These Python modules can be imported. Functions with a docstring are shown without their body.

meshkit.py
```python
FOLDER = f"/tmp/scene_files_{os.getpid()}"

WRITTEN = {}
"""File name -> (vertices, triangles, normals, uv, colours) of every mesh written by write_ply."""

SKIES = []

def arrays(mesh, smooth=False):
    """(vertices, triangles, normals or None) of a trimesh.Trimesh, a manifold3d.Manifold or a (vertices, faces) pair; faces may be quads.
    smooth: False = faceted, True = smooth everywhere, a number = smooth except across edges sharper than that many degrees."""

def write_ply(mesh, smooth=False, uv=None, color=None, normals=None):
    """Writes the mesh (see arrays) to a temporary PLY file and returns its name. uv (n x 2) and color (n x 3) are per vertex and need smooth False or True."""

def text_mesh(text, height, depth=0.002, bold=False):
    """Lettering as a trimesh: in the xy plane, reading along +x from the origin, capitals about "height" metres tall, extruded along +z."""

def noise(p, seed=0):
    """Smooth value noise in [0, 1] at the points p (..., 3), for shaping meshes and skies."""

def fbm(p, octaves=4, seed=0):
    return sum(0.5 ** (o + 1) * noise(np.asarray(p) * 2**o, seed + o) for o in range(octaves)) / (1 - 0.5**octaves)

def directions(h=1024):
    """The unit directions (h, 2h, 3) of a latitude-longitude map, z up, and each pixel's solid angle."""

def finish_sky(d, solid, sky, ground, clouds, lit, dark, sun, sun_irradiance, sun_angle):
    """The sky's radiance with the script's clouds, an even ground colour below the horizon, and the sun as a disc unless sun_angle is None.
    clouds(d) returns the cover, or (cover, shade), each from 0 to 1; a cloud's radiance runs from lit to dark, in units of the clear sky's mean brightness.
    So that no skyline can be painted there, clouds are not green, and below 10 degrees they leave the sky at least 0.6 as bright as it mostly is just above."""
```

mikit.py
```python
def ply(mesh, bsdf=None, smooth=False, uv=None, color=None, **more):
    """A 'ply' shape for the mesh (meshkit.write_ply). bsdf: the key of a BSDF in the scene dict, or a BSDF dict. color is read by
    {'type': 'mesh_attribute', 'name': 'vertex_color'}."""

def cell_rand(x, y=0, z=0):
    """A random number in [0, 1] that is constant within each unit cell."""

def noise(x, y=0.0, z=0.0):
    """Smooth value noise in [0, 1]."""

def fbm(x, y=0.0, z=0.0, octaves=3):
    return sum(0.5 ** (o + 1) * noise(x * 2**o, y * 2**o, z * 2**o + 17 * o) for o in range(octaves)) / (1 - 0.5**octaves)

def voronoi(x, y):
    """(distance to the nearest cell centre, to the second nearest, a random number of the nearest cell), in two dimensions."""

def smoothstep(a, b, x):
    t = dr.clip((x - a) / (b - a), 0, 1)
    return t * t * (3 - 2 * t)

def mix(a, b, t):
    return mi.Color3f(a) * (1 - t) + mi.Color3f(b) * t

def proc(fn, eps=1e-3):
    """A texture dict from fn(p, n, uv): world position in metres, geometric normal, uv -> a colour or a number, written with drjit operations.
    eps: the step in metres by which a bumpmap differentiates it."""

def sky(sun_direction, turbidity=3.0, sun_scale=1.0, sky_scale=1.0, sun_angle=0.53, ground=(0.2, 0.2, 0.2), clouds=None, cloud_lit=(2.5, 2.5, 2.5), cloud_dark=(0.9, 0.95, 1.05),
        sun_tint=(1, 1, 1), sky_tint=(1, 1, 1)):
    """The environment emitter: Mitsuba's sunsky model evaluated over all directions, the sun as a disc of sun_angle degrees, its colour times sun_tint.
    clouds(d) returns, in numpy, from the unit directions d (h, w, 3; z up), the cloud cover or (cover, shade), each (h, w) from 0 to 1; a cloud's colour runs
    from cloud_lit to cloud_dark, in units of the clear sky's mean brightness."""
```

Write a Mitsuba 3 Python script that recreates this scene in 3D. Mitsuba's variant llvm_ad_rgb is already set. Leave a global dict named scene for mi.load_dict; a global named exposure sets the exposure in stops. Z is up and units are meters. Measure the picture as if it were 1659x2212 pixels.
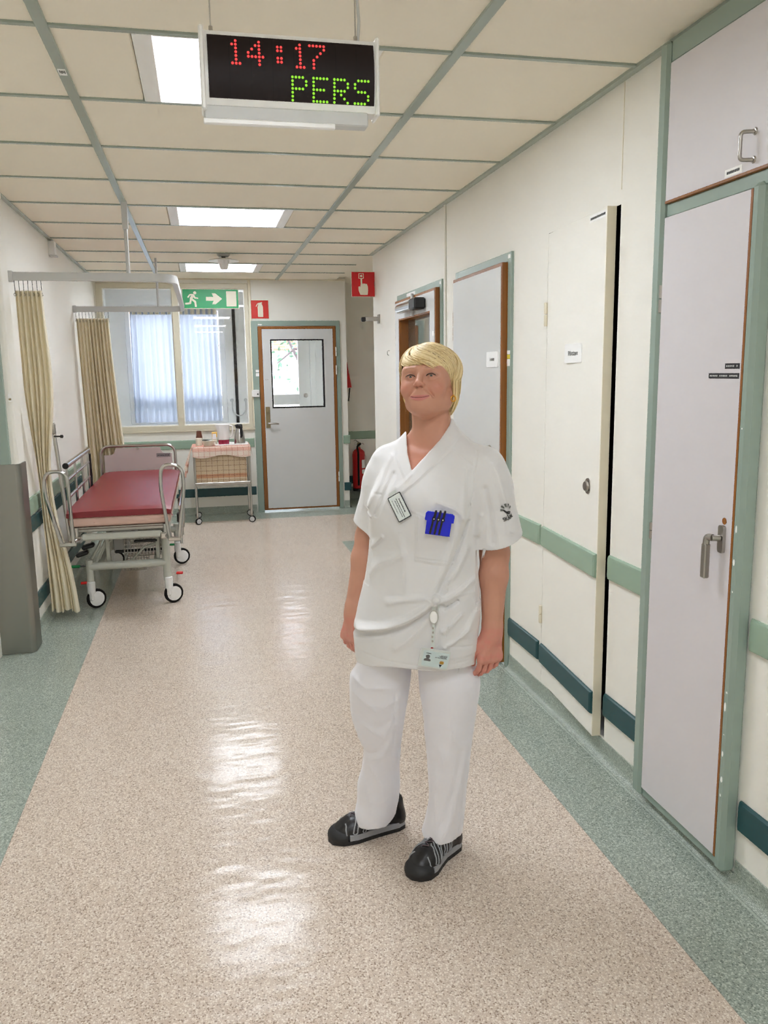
import math, random
import numpy as np, trimesh, manifold3d as m3
import mitsuba as mi, drjit as dr
import mikit, meshkit
from shapely.geometry import Polygon, Point, LineString, box as sbox
from shapely import affinity
from shapely.ops import unary_union
from scipy.interpolate import PchipInterpolator

T = mi.ScalarTransform4f
scene, labels = {}, {}
exposure = 0.56
SKY_GAIN = 42.0
# ---------------------------------------------------------------- camera (phone held at eye height, tilted down a little)
YAW, PITCH, ROLL, FPX = 0.214833, -0.171302, -0.0156316, 1758.94
EYE = np.array([0.0, 0.0, 1.53])
def camera_axes():
    cy, sy, cp, sp = math.cos(YAW), math.sin(YAW), math.cos(PITCH), math.sin(PITCH)
    F = np.array([sy*cp, cy*cp, sp]); R = np.array([cy, -sy, 0]); U = np.cross(R, F)
    c, s = math.cos(ROLL), math.sin(ROLL)
    return c*R + s*U, -s*R + c*U, F
_R, _U, _F = camera_axes()
scene['camera'] = {'type': 'perspective', 'fov': math.degrees(2*math.atan(829.5/FPX)), 'fov_axis': 'x', 'near_clip': 0.05, 'far_clip': 200.0,
                   'to_world': T().look_at(origin=EYE.tolist(), target=(EYE+_F).tolist(), up=_U.tolist())}
# ---------------------------------------------------------------- daylight: bright overcast sky
scene['sky'] = mikit.sky((-0.5, 0.6, 0.75), turbidity=4.0, sun_scale=0.0, sky_scale=SKY_GAIN, clouds=lambda d: (np.clip(0.75 + 0.5*(meshkit.fbm(d*3.0, 4, 3)-0.5), 0, 1), 0.25),
                          cloud_lit=(1.5, 1.55, 1.65), cloud_dark=(1.0, 1.05, 1.15))

LAMP = 13.0            # radiance of the ceiling panels
LAMP_TINT = (0.94, 1.0, 1.09)

# ---------------------------------------------------------------- helpers
def lin(r, g, b):
    out = []
    for c in (r, g, b):
        c = c/255.0
        out.append(c/12.92 if c <= 0.04045 else ((c+0.055)/1.055)**2.4)
    return out
def rgb(c): return {'type': 'rgb', 'value': [float(x) for x in c]}
def mat(name, c, rough=0.5, metal=0.0, spec=0.5, tex=None, bump=None, bump_scale=1.0, eps=1e-3, **kw):
    b = {'type': 'principled', 'base_color': mikit.proc(tex) if tex else rgb(lin(*c)), 'roughness': rough, 'metallic': metal, 'specular': spec, **kw}
    if metal > 0: b.pop('specular')
    if bump: b = {'type': 'bumpmap', 'arbitrary': mikit.proc(bump, eps), 'scale': bump_scale, 'bsdf': b}
    scene[name] = {'type': 'twosided', 'bsdf': b}
    return name
def free(key):
    if key not in USED: USED.add(key); return key
    for i in range(1, 1000):
        k = f'{key}_{i:03d}'
        if k not in USED: USED.add(k); return k
USED = set()
def put(key, mesh, m, smooth=False, color=None, uv=None, **kw):
    key = key if (key in labels and key not in scene) else free(key); scene[key] = mikit.ply(mesh, m, smooth, uv=uv, color=color, **kw); return key
def tag(key, label, cat, kind=None, group=None):
    labels[key] = {'label': label, 'category': cat}
    if kind: labels[key]['kind'] = kind
    if group: labels[key]['group'] = group
    return key
def thing(name, label, cat, kind=None, group=None): return tag(free(name), label, cat, kind, group)
def tri(v, f): return trimesh.Trimesh(np.asarray(v, float), np.asarray(f, int), process=False)
def cat(*ms): return trimesh.util.concatenate([m for m in ms if m is not None])
def box(x0, x1, y0, y1, z0, z1, bev=0.0):
    lo, hi = np.minimum([x0, y0, z0], [x1, y1, z1]), np.maximum([x0, y0, z0], [x1, y1, z1])
    bev = min(bev, 0.45*(hi-lo).min())
    if bev <= 0:
        m = trimesh.creation.box(hi-lo); m.apply_translation((hi+lo)/2); return m
    h, P = (hi-lo)/2, []
    for s in np.array(np.meshgrid([-1, 1], [-1, 1], [-1, 1])).reshape(3, -1).T:
        for k in range(3):
            q = h - bev; q[k] = h[k]; P.append(s*q)
    m = trimesh.convex.convex_hull(np.array(P)); m.apply_translation((hi+lo)/2); return m
def tube(path, r, n=10, closed=False, caps=True):
    P = np.asarray(path, float); N = len(P); r = np.broadcast_to(np.asarray(r, float), (N,))
    t = np.gradient(P, axis=0) if not closed else np.roll(P, -1, 0)-np.roll(P, 1, 0)
    t /= np.maximum(np.linalg.norm(t, axis=1, keepdims=True), 1e-12)
    a = np.cross(t[0], [0, 0, 1.0])
    if np.linalg.norm(a) < 0.1: a = np.cross(t[0], [0, 1.0, 0])
    A = []
    for i in range(N):
        a = a - t[i]*(a@t[i]); a /= np.linalg.norm(a); A.append(a)
    A = np.array(A); B = np.cross(t, A); th = np.arange(n)*2*np.pi/n
    V = (P[:, None] + r[:, None, None]*(np.cos(th)[None, :, None]*A[:, None] + np.sin(th)[None, :, None]*B[:, None])).reshape(-1, 3)
    F = []
    for i in range(N if closed else N-1):
        j = (i+1) % N
        for k in range(n):
            l = (k+1) % n
            F += [[i*n+k, i*n+l, j*n+l], [i*n+k, j*n+l, j*n+k]]
    V = list(V)
    if caps and not closed:
        V += [P[0], P[-1]]
        for k in range(n):
            l = (k+1) % n
            F += [[len(V)-2, l, k], [len(V)-1, (N-1)*n+k, (N-1)*n+l]]
    return tri(V, F)
def bend(pts, rad, n=6):
    """polyline with rounded corners"""
    P = [np.asarray(p, float) for p in pts]; out = [P[0]]
    for i in range(1, len(P)-1):
        a, b, c = P[i-1], P[i], P[i+1]
        r = min(rad, 0.49*np.linalg.norm(a-b), 0.49*np.linalg.norm(c-b))
        s, e = b+(a-b)/np.linalg.norm(a-b)*r, b+(c-b)/np.linalg.norm(c-b)*r
        for t in np.linspace(0, 1, n): out.append((1-t)**2*s + 2*t*(1-t)*b + t*t*e)
    out.append(P[-1]); return np.array(out)
def lathe(prof, n=24, at=(0, 0, 0), axis=None):
    P = np.asarray(prof, float); th = np.arange(n)*2*np.pi/n
    V = np.stack([P[:, None, 0]*np.cos(th), P[:, None, 0]*np.sin(th), np.broadcast_to(P[:, None, 1], (len(P), n))], -1).reshape(-1, 3)
    F = []
    for i in range(len(P)-1):
        for k in range(n):
            l = (k+1) % n
            F += [[i*n+k, i*n+l, (i+1)*n+l], [i*n+k, (i+1)*n+l, (i+1)*n+k]]
    m = tri(V, F)
    if axis is not None: m.apply_transform(trimesh.geometry.align_vectors([0, 0, 1], axis))
    m.apply_translation(at); return m
def cyl(p, q, r, n=16, bev=0.0):
    p, q = np.asarray(p, float), np.asarray(q, float); h = np.linalg.norm(q-p)
    pr = [(0, 0), (r-bev, 0), (r, bev), (r, h-bev), (r-bev, h), (0, h)] if bev else [(0, 0), (r, 0), (r, h), (0, h)]
    return lathe(pr, n, p, (q-p)/h)
def extr(poly, d):
    return cat(*[trimesh.creation.extrude_polygon(g, d, engine='earcut') for g in getattr(poly, 'geoms', [poly]) if g.area > 1e-12])
def frame3(m, o, ex, ey, ez=None):
    """places a mesh drawn in xy (z = towards the viewer of the face) with its x along ex, y along ey"""
    ex, ey = np.asarray(ex, float), np.asarray(ey, float); ez = np.cross(ex, ey) if ez is None else np.asarray(ez, float)
    M = np.eye(4); M[:3, 0], M[:3, 1], M[:3, 2], M[:3, 3] = ex, ey, ez, o
    m = m.copy(); m.apply_transform(M); return m
def text(s, h, d=0.001, bold=False, width=None, center=True):
    m = meshkit.text_mesh(s, h, d, bold); b = m.bounds
    if width: m.apply_scale([width/(b[1][0]-b[0][0]), 1, 1]); b = m.bounds
    if center: m.apply_translation([-(b[0][0]+b[1][0])/2, -(b[0][1]+b[1][1])/2, 0])
    return m
def rrect(w, h, r, n=6): return sbox(-w/2+r, -h/2+r, w/2-r, h/2-r).buffer(r, quad_segs=n)
def rot(m, ang, axis, at=(0, 0, 0)):
    m = m.copy(); m.apply_transform(trimesh.transformations.rotation_matrix(ang, axis, at)); return m
def mv(m, *d):
    m = m.copy(); m.apply_translation(d); return m
# faces: right wall faces -x, end wall faces -y
def on_right(m, y, z, x): return frame3(m, (x, y, z), (0, -1, 0), (0, 0, 1), (-1, 0, 0))
def on_end(m, x, z, y): return frame3(m, (x, y, z), (1, 0, 0), (0, 0, 1), (0, -1, 0))

# ---------------------------------------------------------------- materials
def speck(p, base, dark, light, s):
    d1, _, r1 = mikit.voronoi((p.x + p.z)*s, (p.y - p.z*0.7)*s)
    d2, _, r2 = mikit.voronoi((p.x + p.z)*s*2.1 + 7.3, (p.y - p.z*0.7)*s*2.1)
    c = mikit.mix(base, dark, dr.select(r1 > 0.80, 0.75*mikit.smoothstep(0.55, 0.30, d1), 0.0))
    c = mikit.mix(c, light, dr.select(r1 < 0.28, 0.8*mikit.smoothstep(0.60, 0.35, d1), 0.0))
    c = mikit.mix(c, dark, dr.select(r2 > 0.88, 0.6*mikit.smoothstep(0.50, 0.30, d2), 0.0))
    c = mikit.mix(c, light, dr.select(r2 < 0.22, 0.6*mikit.smoothstep(0.55, 0.35, d2), 0.0))
    return c * (0.95 + 0.10*mikit.fbm(p.x*1.7, p.y*1.7, 3.0))
BEI, BEID, BEIL = lin(196, 180, 165), lin(128, 106, 88), lin(228, 218, 206)
GRN, GRND, GRNL = lin(143, 153, 143), lin(96, 108, 100), lin(186, 194, 184)
def floor_tex(p, n, uv):
    beige = speck(p, BEI, BEID, BEIL, 175.0)
    green = speck(p, GRN, GRND, GRNL, 175.0)
    g = (p.x < -0.705) | ((p.x > 1.175) & (p.y < 7.22)) | (p.y > 8.62)
    seam = (dr.abs(p.x - 1.447) < 0.004) & (p.y < 7.11)
    c = dr.select(g, green, beige)
    c = dr.select(seam, mikit.mix(green, GRNL, 0.6), c)
    edge = dr.minimum(dr.abs(p.x + 0.705), dr.abs(p.x - 1.175))
    return dr.select(edge < 0.0016, c*0.8, c)
def floor_bump(p, n, uv):
    return 0.0022*mikit.fbm(p.x*8.0, p.y*20.0, 1.0, octaves=2) + 0.00003*mikit.noise(p.x*90.0, p.y*90.0)
mat('floor_vinyl', (200, 180, 160), rough=0.17, spec=0.22, tex=floor_tex, bump=floor_bump, eps=4e-3)
mat('skirting_vinyl', (143, 153, 143), rough=0.4, tex=lambda p, n, uv: speck(p, GRN, GRND, GRNL, 260.0))
def plaster(p, n, uv): return 0.0016*mikit.fbm(p.x*55+p.y*55, p.y*20, p.z*55, octaves=3)
def weave(p, n, uv): return 0.00035*mikit.noise(p.x*240, p.y*240, p.z*240) + 0.0007*mikit.fbm(p.x*9, p.y*9, p.z*9)
mat('wall_cream', (232, 230, 222), rough=0.55, spec=0.35, bump=weave)
mat('wall_plaster', (233, 231, 224), rough=0.6, spec=0.3, bump=plaster)
mat('cream_paint', (222, 214, 192), rough=0.4)
mat('window_paint', (204, 197, 176), rough=0.4)
mat('white_paint', (242, 242, 240), rough=0.4)
mat('tile', (232, 225, 210), rough=0.9, spec=0.1, bump=lambda p, n, uv: 0.0005*mikit.noise(p.x*300, p.y*300, p.z*300))
mat('grid_green', (146, 157, 148), rough=0.25, spec=0.6)
mat('frame_green', (139, 156, 146), rough=0.32, spec=0.5)
mat('rail_green', (142, 165, 146), rough=0.42)
mat('rail_teal', (22, 68, 72), rough=0.38)
mat('door_grey', (204, 205, 204), rough=0.38, spec=0.5)
mat('door_lilac', (205, 201, 204), rough=0.42)
def wood(p, n, uv):
    g = mikit.fbm(p.x*140+p.y*140, p.z*5.0, 0.3)
    return mikit.mix(lin(112, 66, 24), lin(150, 94, 40), g)
mat('wood_brown', (140, 86, 40), rough=0.35, tex=wood)
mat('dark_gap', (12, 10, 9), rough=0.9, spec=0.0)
mat('black_plastic', (18, 18, 20), rough=0.35)
mat('black_matte', (16, 15, 15), rough=0.7, spec=0.2)
mat('white_plastic', (238, 238, 236), rough=0.3)
mat('grey_plastic', (196, 197, 196), rough=0.4)
mat('chrome', (200, 198, 194), rough=0.16, metal=1.0)
mat('steel', (176, 172, 166), rough=0.3, metal=1.0)
mat('steel_sheet', (150, 150, 143), rough=0.38, metal=1.0)
mat('brass_lock', (150, 138, 112), rough=0.35, metal=1.0)
mat('red_gloss', (176, 24, 26), rough=0.22)
mat('red_sign', (190, 40, 30), rough=0.45)
mat('red_sign_deep', (186, 22, 26), rough=0.45)
mat('green_sign', (28, 146, 84), rough=0.4)
mat('sign_cream', (222, 216, 196), rough=0.45)
mat('ink', (30, 30, 32), rough=0.6)
mat('paper', (240, 240, 238), rough=0.6)
scene['pane'] = {'type': 'thindielectric', 'int_ior': 1.5}
# ================================================================ the setting
XL, XR, YE, H, YB = -1.04, 1.485, 9.06, 2.515, -3.6
XN = -1.165                                   # the left wall nearer than the doorway
put('floor', box(-2.4, 3.3, YB-.1, 10.5, -0.1, 0.0), 'floor_vinyl'); tag('floor', 'speckled beige vinyl floor with grey green border strips', 'floor', 'structure')
# ---- ceiling: tiles, runners and cross tees
tag('ceiling', 'suspended ceiling of large cream tiles in a green grey grid', 'ceiling', 'structure')
RX = [XL, -0.393, 0.838, XR]
TY = [2.662 + 0.64*k for k in range(-10, 11)]
put('ceiling', box(XN-.1, 3.3, YB-.1, 9.7, H+0.03, H+0.1), 'tile')
LIGHT_BAY = {0: 1, 4: 1, 8: 1, -4: 1, -8: 1}
rng = random.Random(3)
TILE = {}
for k in range(-10, 10):
    y0, y1 = TY[k+10], TY[k+11]
    for j in range(3):
        x0, x1 = RX[j], RX[j+1]
        spans = [(x0, -0.150), (0.605, x1)] if (j == 1 and k in LIGHT_BAY) else [(x0, x1)]
        for a, b in spans:
            put('ceiling__tile', mv(box(a+.004, b-.004, y0+.004, y1-.004, H+0.002, H+0.03, 0.004), 0, 0, rng.uniform(0, .0015)), 'tile')
for x in RX[1:3]: put('ceiling__runner', box(x-.0175, x+.0175, YB, YE, H-.006, H+.012, .002), 'grid_green')
for y in TY:
    for j in range(3): put('ceiling__cross_tee', box(RX[j]+.0175, RX[j+1]-.0175, y-.010, y+.010, H-.004, H+.012, .0015), 'grid_green')
put('ceiling__wall_angle', box(XR-.028, XR, YB, 7.11, H-.008, H+.008, .001), 'grid_green')
put('ceiling__wall_angle', box(XL, XL+.024, 4.7, YE, H-.008, H+.008, .001), 'grid_green')
put('ceiling__wall_angle', box(XL, 1.58, YE-.024, YE, H-.008, H+.008, .001), 'cream_paint')
put('ceiling__label', box(-.405, -.381, 2.995, 3.05, H-.0075, H-.005), 'paper')
put('ceiling__label_print', cat(*[box(-.401+.005*i, -.3985+.005*i, 3.005, 3.025+.006*(i % 2), H-.0085, H-.007) for i in range(4)]), 'ink')
for n, k in enumerate(sorted(LIGHT_BAY)):
    y0, y1 = TY[k+10]+.012, TY[k+11]-.012
    t = thing('ceiling_light', ['bright square ceiling light far back over the corridor floor', 'bright square ceiling light just behind the viewer', 'bright square ceiling light partly hidden behind the hanging time display', 'bright square ceiling light in the middle of the ceiling', 'bright square ceiling light above the ceiling lamp at the far end'][n], 'ceiling light')
    put(t+'__frame', cat(box(-.150, -.090, y0, y1, H-.004, H+.03, .003), box(.545, .605, y0, y1, H-.004, H+.03, .003), box(-.09, .545, y0, y0+.006, H-.004, H+.03), box(-.09, .545, y1-.006, y1, H-.004, H+.03)), 'white_paint')
    put(t+'__diffuser', tri([[-.09, y0+.006, H+.001], [.545, y0+.006, H+.001], [.545, y1-.006, H+.001], [-.09, y1-.006, H+.001]], [[0, 2, 1], [0, 3, 2]]), 'white_plastic',
        emitter={'type': 'area', 'radiance': rgb([LAMP*c for c in LAMP_TINT])})
# ---- walls
def wall_y(x0, x1, ya, yb, holes, zt=H+.1):
    """a wall slab along y between x0 and x1 with rectangular holes (y0, y1, z0, z1)"""
    out, ys = [], sorted({ya, yb, *[h[0] for h in holes], *[h[1] for h in holes]})
    for a, b in zip(ys[:-1], ys[1:]):
        hs = sorted([(h[2], h[3]) for h in holes if h[0] <= a and h[1] >= b]); z = 0.0
        for z0, z1 in hs:
            if z0 > z: out.append(box(x0, x1, a, b, z, z0))
            z = z1
        if z < zt: out.append(box(x0, x1, a, b, z, zt))
    return cat(*out)
def wall_x(y0, y1, xa, xb, holes, zt=H+.1):
    m = wall_y(y0, y1, xa, xb, holes, zt); m.vertices = m.vertices[:, [1, 0, 2]]; m.invert(); return m
put('wall_right', wall_y(XR, XR+.12, YB, 7.11, [(2.778, 3.405, .083, 2.10), (5.02, 6.12, 0.0, 2.05), (3.85, 4.65, 0, 2.05)]), 'wall_cream')
tag('wall_right', 'cream wall along the right side with doors and bumper rails', 'wall', 'structure')
put('wall_end', wall_x(YE, YE+.10, XL-.1, 1.58, [(-1.02, .525, .93, 2.47), (.585, 1.485, 0.0, 2.06)]), 'wall_cream')
tag('wall_end', 'cream end wall with an inner window and a grey door', 'wall', 'structure')
put('wall_left', box(XL-.1, XL, 4.86, YE+.1, 0, H+.1), 'wall_plaster'); tag('wall_left', 'white rough plastered wall behind the bed and curtains', 'wall', 'structure')
put('wall_left_near', cat(box(XN-.1, XN, YB, 4.70, 0, H+.1), box(XN-.1, XL, 4.70, 4.86, 2.2, H+.1)), 'wall_cream'); tag('wall_left_near', 'cream wall on the near left beyond the steel clad corner', 'wall', 'structure')
put('wall_back', box(XN-.1, XR+.1, YB-.1, YB, 0, H+.1), 'wall_cream'); tag('wall_back', 'cream wall closing the corridor behind the viewer', 'wall', 'structure')
for n_, m_, l_ in (('wall_recess_back', box(1.58, 3.2, 9.62, 9.72, 0, H+.1), 'cream back wall of the recess with the fire extinguisher'), ('wall_recess_side', box(1.48, 1.58, 9.16, 9.72, 0, H+.1), 'cream side wall of the recess behind the end wall'), ('wall_recess_near', box(XR+.12, 3.2, 7.01, 7.11, 0, H+.1), 'cream near wall of the recess hidden behind the right wall'), ('wall_recess_end', box(3.1, 3.2, 7.11, 9.62, 0, H+.1), 'cream far right wall of the recess')): tag(put(n_, m_, 'wall_cream'), l_, 'wall', 'structure')
put('wall_store', cat(box(XR+.12, 3.1, 4.6, 4.7, 0, H+.1), box(3.0, 3.1, 4.7, 7.01, 0, H+.1)), 'wall_cream'); tag('wall_store', 'dim walls of the room behind the glazed door', 'wall', 'structure')
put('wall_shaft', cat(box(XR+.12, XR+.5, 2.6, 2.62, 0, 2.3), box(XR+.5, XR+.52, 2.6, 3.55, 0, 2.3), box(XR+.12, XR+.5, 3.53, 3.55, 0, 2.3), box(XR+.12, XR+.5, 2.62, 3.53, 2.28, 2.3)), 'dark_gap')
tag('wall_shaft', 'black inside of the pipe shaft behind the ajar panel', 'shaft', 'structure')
# coved skirtings of the floor vinyl
def skirt(pts_xy, side, h=.075):
    """pts: wall line; side: unit normal into the room"""
    (xa, ya), (xb, yb) = pts_xy; n = np.array([*side, 0.0]); prof = [(0.0, h), (.005, h), (.006, .03), (.010, .017), (.018, .008), (.032, .0015), (.032, 0), (0, 0)]
    V, F = [], []
    for (x, y) in ((xa, ya), (xb, yb)):
        for d, z in prof: V.append(np.array([x, y, z]) + n*d)
    k = len(prof)
    for i in range(k):
        j = (i+1) % k; F += [[i, j, k+j], [i, k+j, k+i]]
    return tri(V, F)
put('baseboard_right', cat(skirt(((XR, 2.755), (XR, 3.80)), (-1, 0)), skirt(((XR, 2.47), (XR, 2.755)), (-1, 0)), skirt(((XR, YB), (XR, 1.945)), (-1, 0)), skirt(((XR, 4.70), (XR, 4.97)), (-1, 0)), skirt(((XR, 6.17), (XR, 7.11)), (-1, 0)), skirt(((XR, 1.945), (XR, 2.47)), (-1, 0), .03)), 'skirting_vinyl', smooth=40)
tag('baseboard_right', 'grey green speckled coved skirting along the right wall', 'skirting', 'structure')
put('baseboard_end', cat(skirt(((XL, YE), (.53, YE)), (0, -1), .085), skirt(((1.52, YE), (1.58, YE)), (0, -1), .085)), 'skirting_vinyl', smooth=40); tag('baseboard_end', 'grey green speckled skirting below the end window', 'skirting', 'structure')
put('baseboard_left', skirt(((XL, 4.87), (XL, YE)), (1, 0), .07), 'skirting_vinyl', smooth=40); tag('baseboard_left', 'grey green speckled skirting behind the bed', 'skirting', 'structure')
put('baseboard_recess', cat(skirt(((1.58, 9.62), (3.1, 9.62)), (0, -1), .16), skirt(((1.58, 9.06), (1.58, 9.62)), (1, 0), .085)), 'skirting_vinyl', smooth=40); tag('baseboard_recess', 'grey green skirting in the recess below the fire extinguisher', 'skirting', 'structure')
# ---- bumper rails
def rail_prof(h, d):
    return [(0, -h/2), (d*.5, -h/2), (d*.85, -h/2+.004), (d, -h/2+.014), (d, h/2-.014), (d*.85, h/2-.004), (d*.5, h/2), (0, h/2)]
def rail_y(x, sx, y0, y1, zc, h, d=.015):
    P = rail_prof(h, d); V, F = [], []
    ys = [(y0, .6), (y0+.006, 1.0), (y1-.006, 1.0), (y1, .6)]
    for y, s in ys: V += [[x+sx*q*s, y, zc+z] for q, z in P]
    k = len(P)
    for r in range(len(ys)-1):
        for i in range(k):
            j = (i+1) % k; F += [[r*k+i, r*k+j, (r+1)*k+j], [r*k+i, (r+1)*k+j, (r+1)*k+i]]
    for b in (0, (len(ys)-1)*k): F += [[b, b+i, b+i+1] for i in range(1, k-1)]
    m = tri(V, F); trimesh.repair.fix_normals(m); return m
def rail_x(y, x0, x1, zc, h, d=.015):
    m = rail_y(0, 1, x0, x1, zc, h, d); v = m.vertices.copy(); m.vertices = np.stack([v[:, 1], y - v[:, 0], v[:, 2]], 1); m.fix_normals(); return m
def rail(mesh, m, label): tag(put('bumper_rail', mesh, m, smooth=35), label, 'bumper rail')
ZG, HG, ZD, HD = .779, .094, .224, .092
rail(rail_y(XR, -1, 2.475, 2.774, ZG, HG), 'rail_green', 'short light green bumper rail between the ajar shaft panel and the tall cupboard')
rail(rail_y(XR, -1, 2.475, 2.774, ZD, HD), 'rail_teal', 'short dark teal bumper rail low between the ajar shaft panel and the tall cupboard')
rail(rail_y(XR, -1, 3.428, 3.805, ZG, HG), 'rail_green', 'light green bumper rail between the toilet door and the shaft panel')
rail(rail_y(XR, -1, 3.428, 3.805, ZD, HD), 'rail_teal', 'dark teal bumper rail low between the toilet door and the shaft panel')
rail(rail_y(XR, -1, .3, 1.938, ZG, HG), 'rail_green', 'light green bumper rail right of the tall cupboard at the picture edge')
rail(rail_y(XR, -1, .3, 1.938, ZD, HD), 'rail_teal', 'dark teal bumper rail right of the tall cupboard at the picture edge')
rail(rail_x(YE, -.87, .53, ZG, HG), 'rail_green', 'light green bumper rail on the end wall behind the trolley')
rail(rail_x(YE, -.87, .53, .245, HD), 'rail_teal', 'dark teal bumper rail on the end wall behind the trolley')
rail(rail_x(YE, 1.522, 1.60, ZG, HG), 'rail_green', 'stub of light green bumper rail right of the end door')
rail(rail_x(YE, 1.522, 1.60, .245, HD), 'rail_teal', 'stub of dark teal bumper rail right of the end door')
rail(rail_x(9.62, 1.60, 3.0, ZG, HG), 'rail_green', 'light green bumper rail in the recess above the fire extinguisher')
rail(rail_x(9.62, 1.60, 3.0, .245, HD), 'rail_teal', 'dark teal bumper rail in the recess behind the fire extinguisher')
rail(rail_y(XL, 1, 4.875, 7.2, .768, .10), 'rail_green', 'light green bumper rail on the left wall behind the bed side rail')
rail(rail_y(XL, 1, 4.875, 7.2, .66, .092), 'rail_teal', 'upper dark teal bumper rail on the left wall under the green one')
rail(rail_y(XL, 1, 4.875, 7.2, .195, .092), 'rail_teal', 'lower dark teal bumper rail on the left wall near the floor')
# cover strips
put('trim_1', box(XR-.012, XR, 4.917, 4.945, .075, H, .004), 'wall_cream'); tag('trim_1', 'cream cover strip on the right wall between toilet door and glazed door', 'trim', 'structure')
put('trim_2', box(.527, .556, YE-.014, YE, .95, H, .004), 'cream_paint'); tag('trim_2', 'cream cover strip between the end window and the end door', 'trim', 'structure')
put('trim_3', box(XL, XL+.016, 4.99, 5.03, 2.24, H, .002), 'cream_paint'); tag('trim_3', 'cream cable duct dropping from the ceiling on the left wall', 'trim', 'structure')
put('trim_4', box(XR-.002, XR, 2.776, 2.7775, 2.15, H-.01), 'cream_paint'); tag('trim_4', 'fine panel joint above the ajar shaft panel', 'trim', 'structure')
# ---- steel clad corner at the left edge
t = thing('trim_5', 'doorway corner clad in steel below and painted green above at the left edge', 'door frame', 'structure')
def corner(x0, x1, z0, z1, r):
    p = unary_union([sbox(x0, 4.70, x1-r, 4.86), sbox(x0, 4.70+r, x1, 4.86), Point(x1-r, 4.70+r).buffer(r, quad_segs=8)])
    return mv(extr(p, z1-z0), 0, 0, z0)
put(t+'__wall_core', mv(corner(-1.4, XL+.048, 0, H+.05, .02), 0, .012, 0), 'wall_cream', smooth=30)
put(t+'__steel_cladding', corner(-1.4, XL+.056, .005, 1.065, .032), 'steel_sheet', smooth=30)
put(t+'__painted_frame', box(-1.4, XL+.012, 4.688, 4.72, 1.065, 2.4, .004), 'frame_green')
put(t+'__label', box(XL+.030, XL+.0465, 4.697, 4.702, 1.40, 1.44), 'paper')
put(t+'__label_mark', box(XL+.032, XL+.045, 4.6955, 4.70, 1.408, 1.418), 'brass_lock')
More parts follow.
